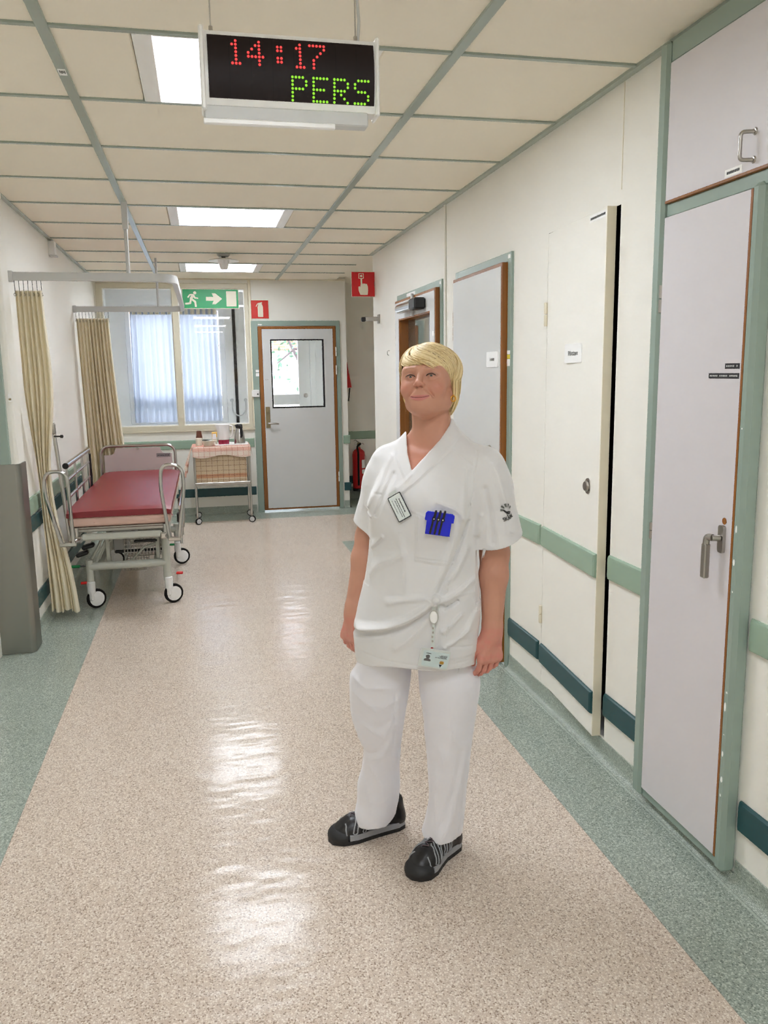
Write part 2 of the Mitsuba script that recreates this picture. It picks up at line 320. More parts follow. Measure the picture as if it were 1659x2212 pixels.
# ================================================================ doors, window, cupboard
def hinge_v(x, y, z0, z1, r=.007): return cat(cyl((x, y, z0), (x, y, z0+(z1-z0)*.48), r, 10, .001), cyl((x, y, z0+(z1-z0)*.52), (x, y, z1), r, 10, .001))
# ---- door_1 in the end wall
d = thing('door_1', 'light grey door with a glazed upper half in the end wall', 'door', 'structure')
F0, F1 = .542, 1.507
put(d+'__frame', cat(box(F0, .612, YE-.018, YE+.10, 0, 2.083, .003), box(1.462, F1, YE-.018, YE+.10, 0, 2.083, .003), box(.612, 1.462, YE-.018, YE+.10, 2.028, 2.083, .003)), 'frame_green')
put(d+'__edge', cat(box(.614, .655, YE-.022, YE+.03, .02, 2.025, .003), box(1.425, 1.460, YE-.022, YE+.03, .02, 2.025, .003), box(.655, 1.425, YE-.022, YE+.03, 1.995, 2.025, .003), box(.655, 1.425, YE-.022, YE+.03, .02, .04, .003)), 'wood_brown')
gx0, gx1, gz0, gz1 = .742, 1.322, 1.148, 1.886
put(d+'__leaf', cat(box(.655, gx0, YE-.026, YE+.025, .04, 1.995), box(gx1, 1.425, YE-.026, YE+.025, .04, 1.995), box(gx0, gx1, YE-.026, YE+.025, .04, gz0), box(gx0, gx1, YE-.026, YE+.025, gz1, 1.995)), 'door_grey')
put(d+'__glazing_bead', cat(box(gx0, gx0+.012, YE-.029, YE+.02, gz0, gz1), box(gx1-.012, gx1, YE-.029, YE+.02, gz0, gz1), box(gx0, gx1, YE-.029, YE+.02, gz0, gz0+.012), box(gx0, gx1, YE-.029, YE+.02, gz1-.012, gz1)), 'black_matte')
put(d+'__pane', tri([[gx0, YE, gz0], [gx1, YE, gz0], [gx1, YE, gz1], [gx0, YE, gz1]], [[0, 1, 2], [0, 2, 3]]), 'pane')
put(d+'__lock_plate', box(.664, .712, YE-.034, YE-.024, .935, 1.165, .003), 'brass_lock')
put(d+'__lock_plate__thumb_turn', cat(cyl((.69, YE-.034, 1.105), (.69, YE-.05, 1.105), .018, 14, .003), box(.675, .705, YE-.06, YE-.045, 1.101, 1.109, .003)), 'brass_lock', smooth=40)
put(d+'__handle', cat(cyl((.688, YE-.03, .985), (.688, YE-.075, .985), .010, 12), tube(bend([(.688, YE-.07, .985), (.74, YE-.075, .985), (.80, YE-.07, .978)], .02), [.010]*7+[.008], 10)), 'steel', smooth=40)
for z0, z1 in ((1.70, 1.80), (1.50, 1.60), (.31, .42)): put(d+'__hinge', hinge_v(1.458, YE-.03, z0, z1), 'white_plastic', smooth=40)
put(d+'__sticker', box(.575, .611, YE-.0195, YE-.018, 1.54, 1.565), 'paper'); put(d+'__sticker', box(.575, .611, YE-.0195, YE-.018, 1.495, 1.530), 'paper')
put(d+'__sticker', box(.615, .66, YE-.0195, YE-.018, 2.036, 2.048), 'paper')
put(d+'__coat_hook', cat(cyl((.68, YE-.026, 1.455), (.68, YE-.034, 1.458), .004, 8), cyl((.70, YE-.026, 1.457), (.70, YE-.034, 1.46), .004, 8)), 'steel')
t = thing('door_sensor', 'small white box with a black dot between the end window and the grey door', 'sensor box')
put(t+'__case', box(.523, .606, YE-.046, YE-.018, 1.272, 1.352, .006), 'white_plastic'); put(t+'__lens', cyl((.585, YE-.046, 1.305), (.585, YE-.049, 1.305), .008, 12), 'black_plastic')
# ---- window_1, the inner window of the end wall
w = thing('window_1', 'wide cream framed inner window in the end wall looking into a bright porch', 'window', 'structure')
WX0, WX1, WZ0, WZ1 = -1.02, .525, .93, 2.47
fy0, fy1 = YE-.016, YE+.085
put(w+'__frame', cat(box(WX0, WX0+.062, fy0, fy1, WZ0, WZ1, .004), box(WX1-.04, WX1, fy0, fy1, WZ0, WZ1, .004), box(WX0, WX1, fy0, fy1, WZ1-.055, WZ1, .004), box(WX0, WX1, fy0, fy1, WZ0+.01, WZ0+.058, .004), box(WX0-.01, WX1+.02, fy0-.006, fy0+.02, WZ0-.012, WZ0+.012, .003)), 'window_paint')
put(w+'__mullion', box(-.268, -.204, fy0, fy1, WZ0+.05, WZ1-.05, .004), 'window_paint')
beads = []
for a, b in ((WX0+.062, -.268), (-.204, WX1-.04)):
    z0, z1 = WZ0+.058, WZ1-.055
    beads += [box(a, a+.010, YE+.01, YE+.03, z0, z1), box(b-.010, b, YE+.01, YE+.03, z0, z1), box(a, b, YE+.01, YE+.03, z0, z0+.010), box(a, b, YE+.01, YE+.03, z1-.010, z1)]
    put(w+'__pane', tri([[a, YE+.035, z0], [b, YE+.035, z0], [b, YE+.035, z1], [a, YE+.035, z1]], [[0, 1, 2], [0, 2, 3]]), 'pane')
put(w+'__glazing_bead', cat(*beads), 'white_paint')
# ---- doors on the right wall
def frame_right(d, y0, y1, zt, wl=.045, wt=.045):
    put(d+'__frame', cat(box(XR-.014, XR+.12, y0, y0+wl, 0, zt, .003), box(XR-.014, XR+.12, y1-wl, y1, 0, zt, .003), box(XR-.014, XR+.12, y0+wl, y1-wl, zt-wt, zt, .003)), 'frame_green')
d = thing('door_2', 'light grey flush toilet door with brown edges behind the person', 'door', 'structure')
frame_right(d, 3.805, 4.692, 2.085)
put(d+'__edge', box(XR-.040, XR+.004, 3.858, 4.655, .012, 2.040, .003), 'wood_brown')
put(d+'__leaf', box(XR-.0435, XR-.020, 3.870, 4.643, .016, 2.022, .001), 'door_grey')
put(d+'__lock', cat(mv(lathe([(0, 0), (.027, 0), (.030, .004), (.027, .010), (0, .011)], 24, axis=(-1, 0, 0)), XR-.0435, 4.00, 1.115), box(XR-.066, XR-.05, 3.994, 4.006, 1.097, 1.133, .004)), 'steel', smooth=40)
put(d+'__lock__indicator', cyl((XR-.0545, 4.00, 1.097), (XR-.0560, 4.00, 1.097), .008, 12), 'wood_brown')
put(d+'__hinge', hinge_v(XR-.030, 4.668, 1.70, 1.86), 'wood_brown', smooth=40)
put(d+'__frame_label', box(XR-.0155, XR-.014, 3.815, 3.845, 2.055, 2.073), 'paper')
t = thing('sticker_set', 'white and yellow stickers on the green door frame beside the toilet door', 'sticker')
put(t+'__white_sticker', box(XR-.0155, XR-.014, 3.808, 3.846, 1.602, 1.620), 'paper'); put(t+'__yellow_sticker', box(XR-.0155, XR-.014, 3.808, 3.846, 1.580, 1.600), 'yellow'); put(t+'__paper_sticker', box(XR-.0155, XR-.014, 3.808, 3.846, 1.545, 1.578), 'paper')
def plate(name, label, y, z, w_, h_, x, txt, th, tw):
    t = thing(name, label, 'sign')
    put(t+'__plate', on_right(extr(rrect(w_, h_, .008), .006), y, z, x), 'white_plastic', smooth=30)
    put(t+'__lettering', on_right(text(txt, th, .0008, width=tw), y, z, x-.006), 'ink')
plate('toilet_sign', 'small square white sign reading Toalett on the toilet door', 3.968, 1.580, .165, .076, XR-.0435, 'Toalett', .015, .070)
d = thing('door_3', 'glazed door with brown edges and a closer behind the head of the person', 'door', 'structure')
frame_right(d, 4.975, 6.165, 2.085)
gy0, gy1, gz0, gz1 = 5.145, 6.00, .25, 1.905
put(d+'__edge', cat(box(XR-.040, XR+.004, 5.025, 5.045, .012, 2.040, .003), box(XR-.040, XR+.004, 6.10, 6.12, .012, 2.040, .003), box(XR-.040, XR+.004, 5.045, 6.10, 2.02, 2.04, .003), box(XR-.04, XR+.004, 5.045, 6.10, .012, .03, .003)), 'wood_brown')
put(d+'__leaf', cat(box(XR-.0435, XR, 5.040, gy0, .02, 2.022), box(XR-.0435, XR, gy1, 6.105, .02, 2.022), box(XR-.0435, XR, gy0, gy1, .02, gz0), box(XR-.0435, XR, gy0, gy1, gz1, 2.022)), 'door_grey')
put(d+'__glazing_bead', cat(box(XR-.0415, XR+.03, gy1-.012, gy1, gz0, gz1), box(XR-.0415, XR+.03, gy0, gy1, gz1-.010, gz1), box(XR-.0415, XR+.03, gy0, gy1, gz0, gz0+.01), box(XR-.0415, XR+.03, gy0, gy0+.008, gz0, gz1)), 'wood_brown')
put(d+'__pane', tri([[XR+.02, gy0, gz0], [XR+.02, gy1, gz0], [XR+.02, gy1, gz1], [XR+.02, gy0, gz1]], [[0, 1, 2], [0, 2, 3]]), 'pane')
put(d+'__hinge', hinge_v(XR-.030, 6.135, 1.72, 1.88), 'wood_brown', smooth=40)
put(d+'__frame_label', cat(box(XR-.0155, XR-.014, 4.985, 5.02, 2.055, 2.073), box(XR-.0155, XR-.014, 5.62, 5.86, 2.052, 2.074)), 'paper')
put(d+'__lock_case', box(XR-.075, XR-.043, 5.055, 5.115, 1.02, 1.17, .005), 'black_plastic')
put(d+'__sticker', box(XR-.0445, XR-.0435, 5.055, 5.085, 1.745, 1.775), 'paper')
t = thing('door_closer', 'cylindrical chrome door closer with black end cap on the glazed door', 'door closer')
put(t+'__cylinder', cyl((XR-.085, 5.38, 1.962), (XR-.085, 5.80, 1.962), .034, 24, .006), 'chrome', smooth=40)
put(t+'__end_cap', box(XR-.12, XR-.0436, 5.24, 5.40, 1.925, 1.998, .01), 'black_plastic')
put(t+'__arm', cat(box(XR-.06, XR-.0436, 5.55, 5.575, 1.90, 2.05, .002)), 'grey_plastic')
# ---- ajar panel of the pipe shaft, flush and painted like the wall
d = thing('door_4', 'cream pipe shaft panel standing ajar with a black gap at its edge', 'door', 'structure')
ang = math.radians(3.7); hx, hy = XR-.0015, 3.403
def aj(m): return rot(m, -ang, (0, 0, 1), (hx, hy, 0))
put(d+'__leaf', aj(box(hx, hx+.034, 2.800, 3.400, .085, 2.098, .001)), 'wall_cream')
put(d+'__opening_frame', cat(box(XR+.001, XR+.12, 2.775, 2.781, .083, 2.10), box(XR+.001, XR+.12, 2.78, 3.4, 2.097, 2.1)), 'dark_gap')
put(d+'__edge', aj(box(hx-.0005, hx+.034, 2.797, 2.801, .085, 2.098)), 'cream_paint')
for z0, z1 in ((1.712, 1.812), (.367, .450)): put(d+'__hinge', hinge_v(hx-.006, 3.403, z0, z1, .008), 'cream_paint', smooth=40)
put(d+'__lock', mv(lathe([(0, 0), (.020, 0), (.022, .003), (.018, .010), (0, .011)], 20, axis=(-1, 0, 0)), hx-.037, 2.905, 1.076), 'steel', smooth=40)
put(d+'__lock__escutcheon', on_right(extr(rrect(.038, .062, .018), .005), 2.905, 1.076, hx-.031), 'steel', smooth=40)
lab = aj(on_right(extr(sbox(-.075, -.013, .075, .013), .001), 2.880, 2.078, hx)); put(d+'__label', lab, 'paper')
put(d+'__label_print', cat(*[aj(on_right(extr(sbox(-.066+.0135*i, -.005, -.066+.0135*i+.010, .003), .0006), 2.880, 2.078, hx-.001)) for i in range(10)]), 'ink')
tag(put('bumper_rail', aj(rail_y(hx, -1, 2.802, 3.396, ZG, HG)), 'rail_green', smooth=35), 'light green bumper rail fixed on the ajar shaft panel', 'bumper rail')
tag(put('bumper_rail', aj(rail_y(hx, -1, 2.802, 3.396, ZD, HD)), 'rail_teal', smooth=35), 'dark teal bumper rail low on the ajar shaft panel', 'bumper rail')
plate('shaft_sign', 'small square white sign reading Rörstam on the ajar shaft panel', 3.080, 1.589, .155, .076, XR-.0225, 'Rörstam', .017, .085)
# ---- tall built-in cupboard
c = thing('cupboard', 'tall built in cupboard with lilac grey doors in a green frame at the right edge', 'cupboard')
CY0, CY1, CX = 1.945, 2.468, XR-.052
FRZ = .035
put(c+'__frame', cat(box(CX, XR+.0, CY1-.050, CY1, FRZ, H-.01, .010), box(CX, XR, CY0, CY0+.042, FRZ, 2.0, .012), box(CX+.012, XR, 1.40, CY1-.05, 2.442, H-.012, .002), box(CX+.016, XR, 1.40, CY1-.05, 1.990, 2.030, .003), box(CX+.016, XR, CY0+.04, CY1-.05, FRZ, .066, .002)), 'frame_green')
k = c+'__lower_door'
put(k, box(CX+.006, CX+.028, 1.992, 2.412, .069, 1.988, .0015), 'door_lilac')
put(k+'__edge', box(CX+.005, CX+.029, 1.984, 1.993, .069, 1.988), 'wood_brown')
for z0, z1 in ((.965, 1.02), (1.70, 1.785)): put(k+'__hinge', hinge_v(CX+.006, 2.416, z0, z1, .006), 'steel', smooth=40)
put(k+'__lever_handle', cat(on_right(extr(rrect(.024, .080, .008), .010), 2.030, 1.040, CX+.006), cyl((CX-.004, 2.030, 1.043), (CX-.028, 2.036, 1.043), .009, 12), tube(bend([(CX-.026, 2.034, 1.045), (CX-.032, 2.052, 1.045), (CX-.032, 2.054, 1.02)], .012), .010, 10), box(CX-.041, CX-.023, 2.043, 2.065, .922, 1.025, .003)), 'steel', smooth=35)
put(k+'__lever_handle__bolt_hole', cyl((CX+.0065, 2.028, 1.092), (CX+.005, 2.028, 1.092), .010, 14), 'wood_brown')
for z, w_ in ((1.529, .064), (1.502, .138)):
    y_ = 2.000+w_/2
    put(k+'__tape_label', on_right(extr(sbox(-w_/2, -.0075, w_/2, .0075), .0008), y_, z, CX+.006), 'ink')
    n_ = int(w_/.0075)-1
    put(k+'__tape_label_print', cat(*[on_right(extr(sbox(-w_/2+.006+.0075*i, -.002, -w_/2+.0105+.0075*i, .0025), .0004), y_, z, CX+.0052) for i in range(n_) if i % 6 != 5]), 'grey_plastic')
u = c+'__upper_door'
put(u, box(CX+.006, CX+.028, 1.44, 2.412, 2.036, 2.438, .0015), 'door_lilac')
put(u+'__edge', box(CX+.005, CX+.029, 1.44, 2.412, 2.030, 2.037), 'wood_brown')
put(u+'__pull_handle', tube(bend([(CX+.006, 1.992, 2.130), (CX-.028, 2.004, 2.130), (CX-.028, 2.004, 2.060), (CX+.006, 1.992, 2.060)], .012), .0052, 10), 'steel', smooth=40)
put(u+'__pull_handle__rosette', cat(*[mv(lathe([(0, 0), (.010, 0), (.008, .004), (0, .005)], 16, axis=(-1, 0, 0)), CX+.006, 1.992, z) for z in (2.130, 2.060)]), 'steel', smooth=40)
put(u+'__label', on_right(extr(sbox(-.037, -.010, .037, .010), .0008), 2.075, 2.050, CX+.006), 'paper')
put(u+'__label_print', cat(*[on_right(extr(sbox(-.028+.007*i, -.0035, -.0225+.007*i, .0035), .0004), 2.075, 2.050, CX+.0052) for i in range(8)]), 'ink')
put(c+'__carcass', cat(box(XR-.022, XR-.001, CY0+.042, CY1-.05, .067, 2.0), box(XR-.022, XR-.001, 1.42, CY1-.05, 2.0, 2.442)), 'cream_paint')
t = thing('paint_chips', 'white chipped paint marks on the green post right of the cupboard', 'paint marks')
for i, (y, z, a) in enumerate([(1.952, 1.36, .010), (1.951, 1.08, .020), (1.953, .985, .022), (1.952, .90, .008), (1.950, .60, .010), (1.954, .555, .020), (1.952, .47, .007), (1.953, .41, .016), (1.951, .33, .022), (1.952, .28, .012)]):
    put(t+'__chip', on_right(extr(affinity.scale(Point(0, 0).buffer(.0035+.0015*(i % 3), quad_segs=2), .7, a*110*(.6+.4*(i % 2))), .0006), y+.014, z, CX-.0001), 'paper')
# ---- small things on the right wall
t = thing('door_stop', 'grey metal door hook sticking out of the far end of the right wall', 'wall hook')
put(t+'__arm', box(XR-.13, XR, 6.86, 6.885, 1.945, 1.982, .004), 'steel'); put(t+'__tip', box(XR-.155, XR-.12, 6.852, 6.892, 1.940, 1.978, .006), 'black_plastic'); put(t+'__base', box(XR-.012, XR, 6.84, 6.905, 1.925, 2.0, .003), 'steel')
t = thing('screw_hook', 'tiny metal hook on the bare right wall left of the glazed door', 'wall hook')
put(t+'__hook', tube(bend([(XR, 6.495, 1.69), (XR-.02, 6.495, 1.69), (XR-.02, 6.495, 1.66), (XR-.008, 6.495, 1.655)], .008), .003, 6), 'steel')
# ---- signs
s = thing('exit_sign', 'green emergency exit sign with running man and arrow over the end window', 'exit sign')
EX, EZ, EW, EH, EYY = .134, 2.308, .586, .204, YE-.045
put(s+'__panel', box(EX-EW/2, EX+EW/2, EYY, EYY+.028, EZ-EH/2, EZ+EH/2, .002), 'sign_cream')
put(s+'__face', box(EX-EW/2+.006, EX+EW/2-.006, EYY-.002, EYY+.001, EZ-EH/2+.006, EZ+EH/2-.006), 'green_sign')
def shape_end(key, poly, x, z, y, m, d=.002): return put(key, on_end(extr(poly, d), x, z, y), m)
def limb(pts, r): return LineString(pts).buffer(r, quad_segs=4, cap_style='flat', join_style='mitre')
man = unary_union([Point(.045, .066).buffer(.0165), limb([(.030, .050), (.004, .000)], .015), limb([(.036, .044), (-.006, .046), (-.028, .014)], .0075), limb([(.030, .044), (.046, .010), (.078, .008)], .0075), limb([(.004, .004), (.046, -.030), (.050, -.086)], .010), limb([(.004, .004), (-.006, -.046), (-.058, -.052)], .010)])
shape_end(s+'__running_man', affinity.scale(man, 1.0, .95), EX-.205, EZ-.002, EYY-.002, 'sign_cream')
shape_end(s+'__arrow', Polygon([(-.078, .020), (.0, .020), (-.016, .056), (.020, .056), (.090, 0), (.020, -.056), (-.016, -.056), (.0, -.020), (-.078, -.020)]), EX+.030, EZ, EYY-.002, 'sign_cream')
shape_end(s+'__door_symbol', sbox(-.052, -.078, .052, .078), EX+.215, EZ, EYY-.002, 'sign_cream')
s = thing('extinguisher_sign', 'square red sign with a white fire extinguisher symbol above the end door', 'safety sign')
put(s+'__panel', box(.551, .742, YE-.010, YE, 2.104, 2.300, .001), 'sign_cream'); put(s+'__face', box(.555, .738, YE-.0115, YE-.009, 2.108, 2.296), 'red_sign')
ext = unary_union([rrect(.056, .118, .010).buffer(0), Point(0, .058).buffer(.024), limb([(0, .058), (0, .088)], .010), limb([(-.026, .078), (.020, .090)], .007), limb([(-.002, .082), (-.030, .076), (-.046, .050)], .0045)])
shape_end(s+'__symbol', ext, .652, 2.182, YE-.0115, 'sign_cream')
s = thing('alarm_sign', 'square red sign with a hand pressing a button sticking out of the right wall', 'safety sign')
AX, AZ, AY = XR-.1, 2.262, 7.04
put(s+'__panel', box(AX-.102, AX+.1, AY, AY+.006, AZ-.104, AZ+.104, .001), 'sign_cream'); put(s+'__face', box(AX-.099, AX+.099, AY-.0015, AY+.001, AZ-.101, AZ+.101), 'red_sign_deep')
hand = unary_union([limb([(-.016, .046), (-.014, -.010)], .0065), Polygon([(-.020, -.002), (-.008, -.004), (.000, .006), (.008, -.001), (.015, .007), (.022, -.003), (.030, .003), (.034, -.012), (.038, -.014), (.040, -.050), (.036, -.086), (-.024, -.086), (-.038, -.052), (-.040, -.022), (-.032, -.018), (-.026, -.034)]).buffer(.002)])
shape_end(s+'__hand_symbol', hand, AX, AZ, AY-.0015, 'sign_cream')
shape_end(s+'__button_symbol', unary_union([sbox(-.038, .046, .006, .090).difference(sbox(-.033, .051, .001, .085)), Point(-.016, .068).buffer(.010)]), AX, AZ, AY-.0015, 'sign_cream')
put(s+'__bracket', box(XR-.004, XR, AY-.012, AY+.018, AZ-.02, AZ+.02), 'steel')
# ================================================================ the porch behind the end wall and the yard outside
PY = 10.45
put('porch_walls', cat(box(-1.17, -1.07, YE+.1, PY, 0, 2.56), box(1.72, 1.82, YE+.66, PY, 0, 2.56)), 'white_paint'); tag('porch_walls', 'white side walls of the porch behind the end window', 'wall', 'structure')
put('porch_ceiling', box(-1.17, 1.82, YE+.1, PY+.1, 2.56, 2.66), 'white_paint'); tag('porch_ceiling', 'white ceiling of the porch behind the end window', 'ceiling', 'structure')
put('porch_front', cat(box(-1.17, -.87, PY, PY+.10, 0, 2.56), box(-.87, .30, PY, PY+.10, 0, .93), box(-.87, 1.82, PY, PY+.10, 2.36, 2.56), box(1.42, 1.82, PY, PY+.1, 0, 2.36)), 'white_paint'); tag('porch_front', 'white outer wall of the porch around window and glazed door', 'wall', 'structure')
w = thing('window_2', 'white framed outer window of the porch behind the sheer curtain', 'window', 'structure')
put(w+'__frame', cat(box(-.87, -.815, PY+.01, PY+.07, .93, 2.36, .004), box(.235, .30, PY+.01, PY+.07, .93, 2.36, .004), box(-.87, .30, PY+.01, PY+.07, 2.29, 2.36, .004), box(-.87, .30, PY+.01, PY+.07, .93, .985, .004), box(-.30, -.26, PY+.01, PY+.07, .95, 2.32, .004)), 'white_paint')
put(w+'__transom', box(-.83, .25, PY-.005, PY+.075, 1.125, 1.265, .004), 'white_paint')
put(w+'__pane', tri([[-.83, PY+.05, .95], [.26, PY+.05, .95], [.26, PY+.05, 2.32], [-.83, PY+.05, 2.32]], [[0, 1, 2], [0, 2, 3]]), 'pane')
w = thing('door_5', 'white glazed double door of the porch seen through the end window and door', 'door', 'structure')
put(w+'__narrow_leaf', cat(box(.30, .402, PY, PY+.06, 0, 2.36, .003)), 'white_paint')
put(w+'__gasket', box(.402, .436, PY-.012, PY+.05, .02, 2.34), 'black_matte')
put(w+'__wide_leaf', cat(box(.436, .585, PY, PY+.06, .02, 2.34, .003), box(1.20, 1.345, PY, PY+.06, .02, 2.34, .003), box(.585, 1.20, PY, PY+.06, 2.22, 2.34, .003), box(.585, 1.20, PY, PY+.06, 1.13, 1.258, .003), box(.585, 1.20, PY, PY+.06, .02, .25, .003)), 'white_paint')
put(w+'__frame', cat(box(1.35, 1.42, PY-.01, PY+.08, 0, 2.36, .003)), 'white_paint')
put(w+'__pane', tri([[.585, PY+.03, .25], [1.20, PY+.03, .25], [1.20, PY+.03, 2.22], [.585, PY+.03, 2.22]], [[0, 1, 2], [0, 2, 3]]), 'pane')
put(w+'__pull_handle', cat(tube(bend([(.355, PY, 1.20), (.355, PY-.05, 1.20), (.355, PY-.05, 1.06), (.44, PY-.05, .99), (.525, PY-.05, 1.06), (.525, PY-.05, 1.20), (.525, PY, 1.20)], .06), .009, 8), mv(lathe([(0, 0), (.022, 0), (.02, .006), (0, .007)], 14, axis=(0, -1, 0)), .355, PY, 1.20), mv(lathe([(0, 0), (.022, 0), (.02, .006), (0, .007)], 14, axis=(0, -1, 0)), .525, PY, 1.20)), 'grey_plastic', smooth=40)
put(w+'__lock_knob', mv(lathe([(0, 0), (.030, 0), (.030, .006), (.018, .008), (.016, .03), (0, .032)], 16, axis=(0, -1, 0)), 1.285, PY, 1.24), 'steel', smooth=40)
# sheer curtain
def pleats(x0, x1, n, amp, seed, m=9):
    r = random.Random(seed); N = n*m+1; xs = np.linspace(x0, x1, N); ph = np.cumsum([0]+[r.uniform(.6, 1.4) for _ in range(N-1)]); ph *= n*2*np.pi/ph[-1]
    a = np.interp(np.arange(N), np.linspace(0, N-1, n+1), [r.uniform(.5, 1.2) for _ in range(n+1)])
    return xs, amp*a*np.sin(ph)
def drape_sheet(fn, nu, nv):
    U, V = np.meshgrid(np.arange(nu), np.arange(nv), indexing='ij'); P = fn(U, V).reshape(-1, 3)
    i = (U[:-1, :-1]*nv + V[:-1, :-1]).ravel(); F = np.vstack([np.stack([i, i+nv, i+nv+1], 1), np.stack([i, i+nv+1, i+1], 1)])
    return tri(P, F)
scene['sheer'] = {'type': 'principledthin', 'base_color': rgb((.47, .52, .61)), 'roughness': .8, 'diff_trans': 1.0, 'spec_trans': 0.0, 'eta': 1.2}
xs, ys = pleats(-.80, .215, 15, .022, 5)
t = thing('sheer_curtain', 'sheer white pleated curtain before the bright porch window', 'curtain')
put(t+'__cloth', drape_sheet(lambda U, V: np.stack([xs[U] + .03*(xs[U]+.3)*(1-V/11), PY-.075 + ys[U]*(.55+.45*(1-V/11)), .955 + 1.365*V/11], -1), len(xs), 12), 'sheer', smooth=True)
put(t+'__heading', drape_sheet(lambda U, V: np.stack([xs[U] + 0*V, PY-.079 + ys[U]*1.1 + 0*V, 2.24 + .08*V/2], -1), len(xs), 3), 'cream_paint', smooth=True)
put(t+'__track', box(-.86, .29, PY-.10, PY-.06, 2.325, 2.352, .002), 'white_paint')
t = thing('smoke_detector', 'round white smoke detector on the porch ceiling', 'smoke detector')
put(t+'__body', mv(lathe([(0, 0), (.085, 0), (.085, -.02), (.06, -.035), (.03, -.04), (0, -.04)], 28), -.58, 9.85, 2.56), 'white_plastic', smooth=40); put(t+'__sensor', mv(lathe([(0, 0), (.022, 0), (.022, -.012), (0, -.014)], 16), -.58, 9.85, 2.52), 'grey_plastic')
# yard
put('yard', box(-14, 16, PY+.1, 40, -.22, -.12), 'paving'); tag('yard', 'grey paved yard outside the porch', 'ground', 'structure')
put('yard_wall', cat(box(-9, 11, 15.0, 15.3, -.12, 1.86), box(-9, 11, 14.96, 15.34, 1.86, 1.92)), 'concrete'); tag('yard_wall', 'pale concrete yard wall seen through the glass of the end door', 'wall', 'structure')
b = thing('brick_building', 'red brick building behind the yard wall outside', 'building')
put(b+'__wall', box(-12, 14, 25, 26, -.12, 6.5), 'far_brick'); put(b+'__roof', box(-12.4, 14.4, 24.7, 26.4, 6.5, 6.8), 'concrete')
for x in (-7, -3.4, .2, 3.8, 7.4): put(b+'__window', box(x, x+1.3, 24.95, 25.0, 2.2, 3.7), 'white_paint')
mat('paving', (170, 170, 166), rough=.9); mat('concrete', (214, 218, 216), rough=.9, tex=lambda p, n, uv: mikit.mix(lin(190, 196, 196), lin(224, 227, 224), mikit.fbm(p.x*1.5, p.z*2.5, 2.0)))
def brick_tex(p, n, uv):
    r = dr.floor(p.z/.075); u = p.x/.25 + .5*(r - 2*dr.floor(r/2))
    j = (p.z/.075-r < .14) | (u-dr.floor(u) < .045)
    return dr.select(j, mi.Color3f(lin(205, 190, 178)), mikit.mix(lin(186, 108, 84), lin(206, 136, 108), mikit.cell_rand(dr.floor(u), r)))
mat('far_brick', (190, 110, 90), rough=.9, tex=brick_tex)
mat('leaf', (88, 122, 96), rough=.6); mat('bark', (104, 92, 92), rough=.9); mat('yellow', (214, 196, 70), rough=.6)
def tree(label, x, y, h, seed, lean):
    r = np.random.default_rng(seed); t = thing('tree', label, 'tree')
    top = np.array([x+lean, y, h]); p = lambda s: np.array([x, y, -.12])*(1-s) + top*s + np.array([.12*math.sin(5*s+seed), 0, 0])
    put(t+'__trunk', tube([p(s) for s in np.linspace(0, 1, 9)], np.linspace(.11, .03, 9), 8), 'bark', smooth=True)
    tips = []
    for k in range(9):
        s = .42+.06*k; a = p(s); e = a + r.normal(0, 1, 3)*[.9, .5, .35] + [0, 0, .35]
        put(t+'__branch', tube([a, (a+e)/2+[0, 0, .12], e], [.03, .02, .008], 6), 'bark'); tips += [e, (a+e)/2]
    V, F = [], []
    for e in tips:
        for _ in range(46):
            c = e + r.normal(0, .32, 3); d1 = r.normal(0, 1, 3); d1 /= np.linalg.norm(d1); d2 = np.cross(d1, r.normal(0, 1, 3)); d2 /= np.linalg.norm(d2)
            L_, W_ = r.uniform(.03, .065), r.uniform(.015, .03); i = len(V); V += [c-d1*L_, c+d2*W_, c+d1*L_, c-d2*W_]; F += [[i, i+1, i+2], [i, i+2, i+3]]
    k = put(t+'__foliage', tri(V, F), 'leaf'); labels[k] = {'kind': 'stuff'}
tree('leafy tree with a dark trunk outside the glazed porch door', 1.62, 13.2, 3.6, 4, .15)
tree('leafy tree outside the left edge of the porch window', -1.35, 13.6, 3.4, 7, -.1)
tree('leafy tree outside behind the narrow gap beside the sheer curtain', .35, 18.9, 4.4, 9, .05)
# ================================================================ hanging time display
s = thing('time_display', 'hanging LED display showing 14:17 in red and PERS in green', 'display')
SX0, SX1, SY, SZ0, SZ1 = .040, .436, 2.00, 2.130, 2.288
# gently bowed front: the case is a lens section along x
def bowed(x0, x1, z0, z1, bulge, y, back):
    zs = np.linspace(z0, z1, 13); zm = (z0+z1)/2; hh = (z1-z0)/2
    P = [(y + bulge*((z-zm)/hh)**2, z) for z in zs] + [(y+back, z1), (y+back, z0)]
    m = extr(Polygon([(a, b) for a, b in P]), x1-x0); v = m.vertices.copy(); m.vertices = np.stack([x0+v[:, 2], v[:, 0], v[:, 1]], 1); return m
put(s+'__case', bowed(SX0, SX1, SZ0, SZ1, .012, SY+.004, .055), 'white_plastic', smooth=30)
put(s+'__end_cap', cat(box(SX0-.008, SX0+.003, SY-.002, SY+.062, SZ0-.012, SZ1+.006, .003)), 'white_plastic'); put(s+'__end_cap', box(SX1-.003, SX1+.006, SY-.002, SY+.062, SZ0-.008, SZ1+.005, .003), 'white_plastic')
put(s+'__screen', bowed(SX0+.010, SX1-.006, SZ0+.016, SZ1-.010, .010, SY, .02), 'led_face', smooth=30)
mat('led_face', (22, 10, 9), rough=.5, spec=.25, tex=lambda p, n, uv: mi.Color3f(lin(24, 11, 10))*dr.select((dr.abs(p.x/.0485-dr.floor(p.x/.0485)-.5) > .47), .55, 1.0))
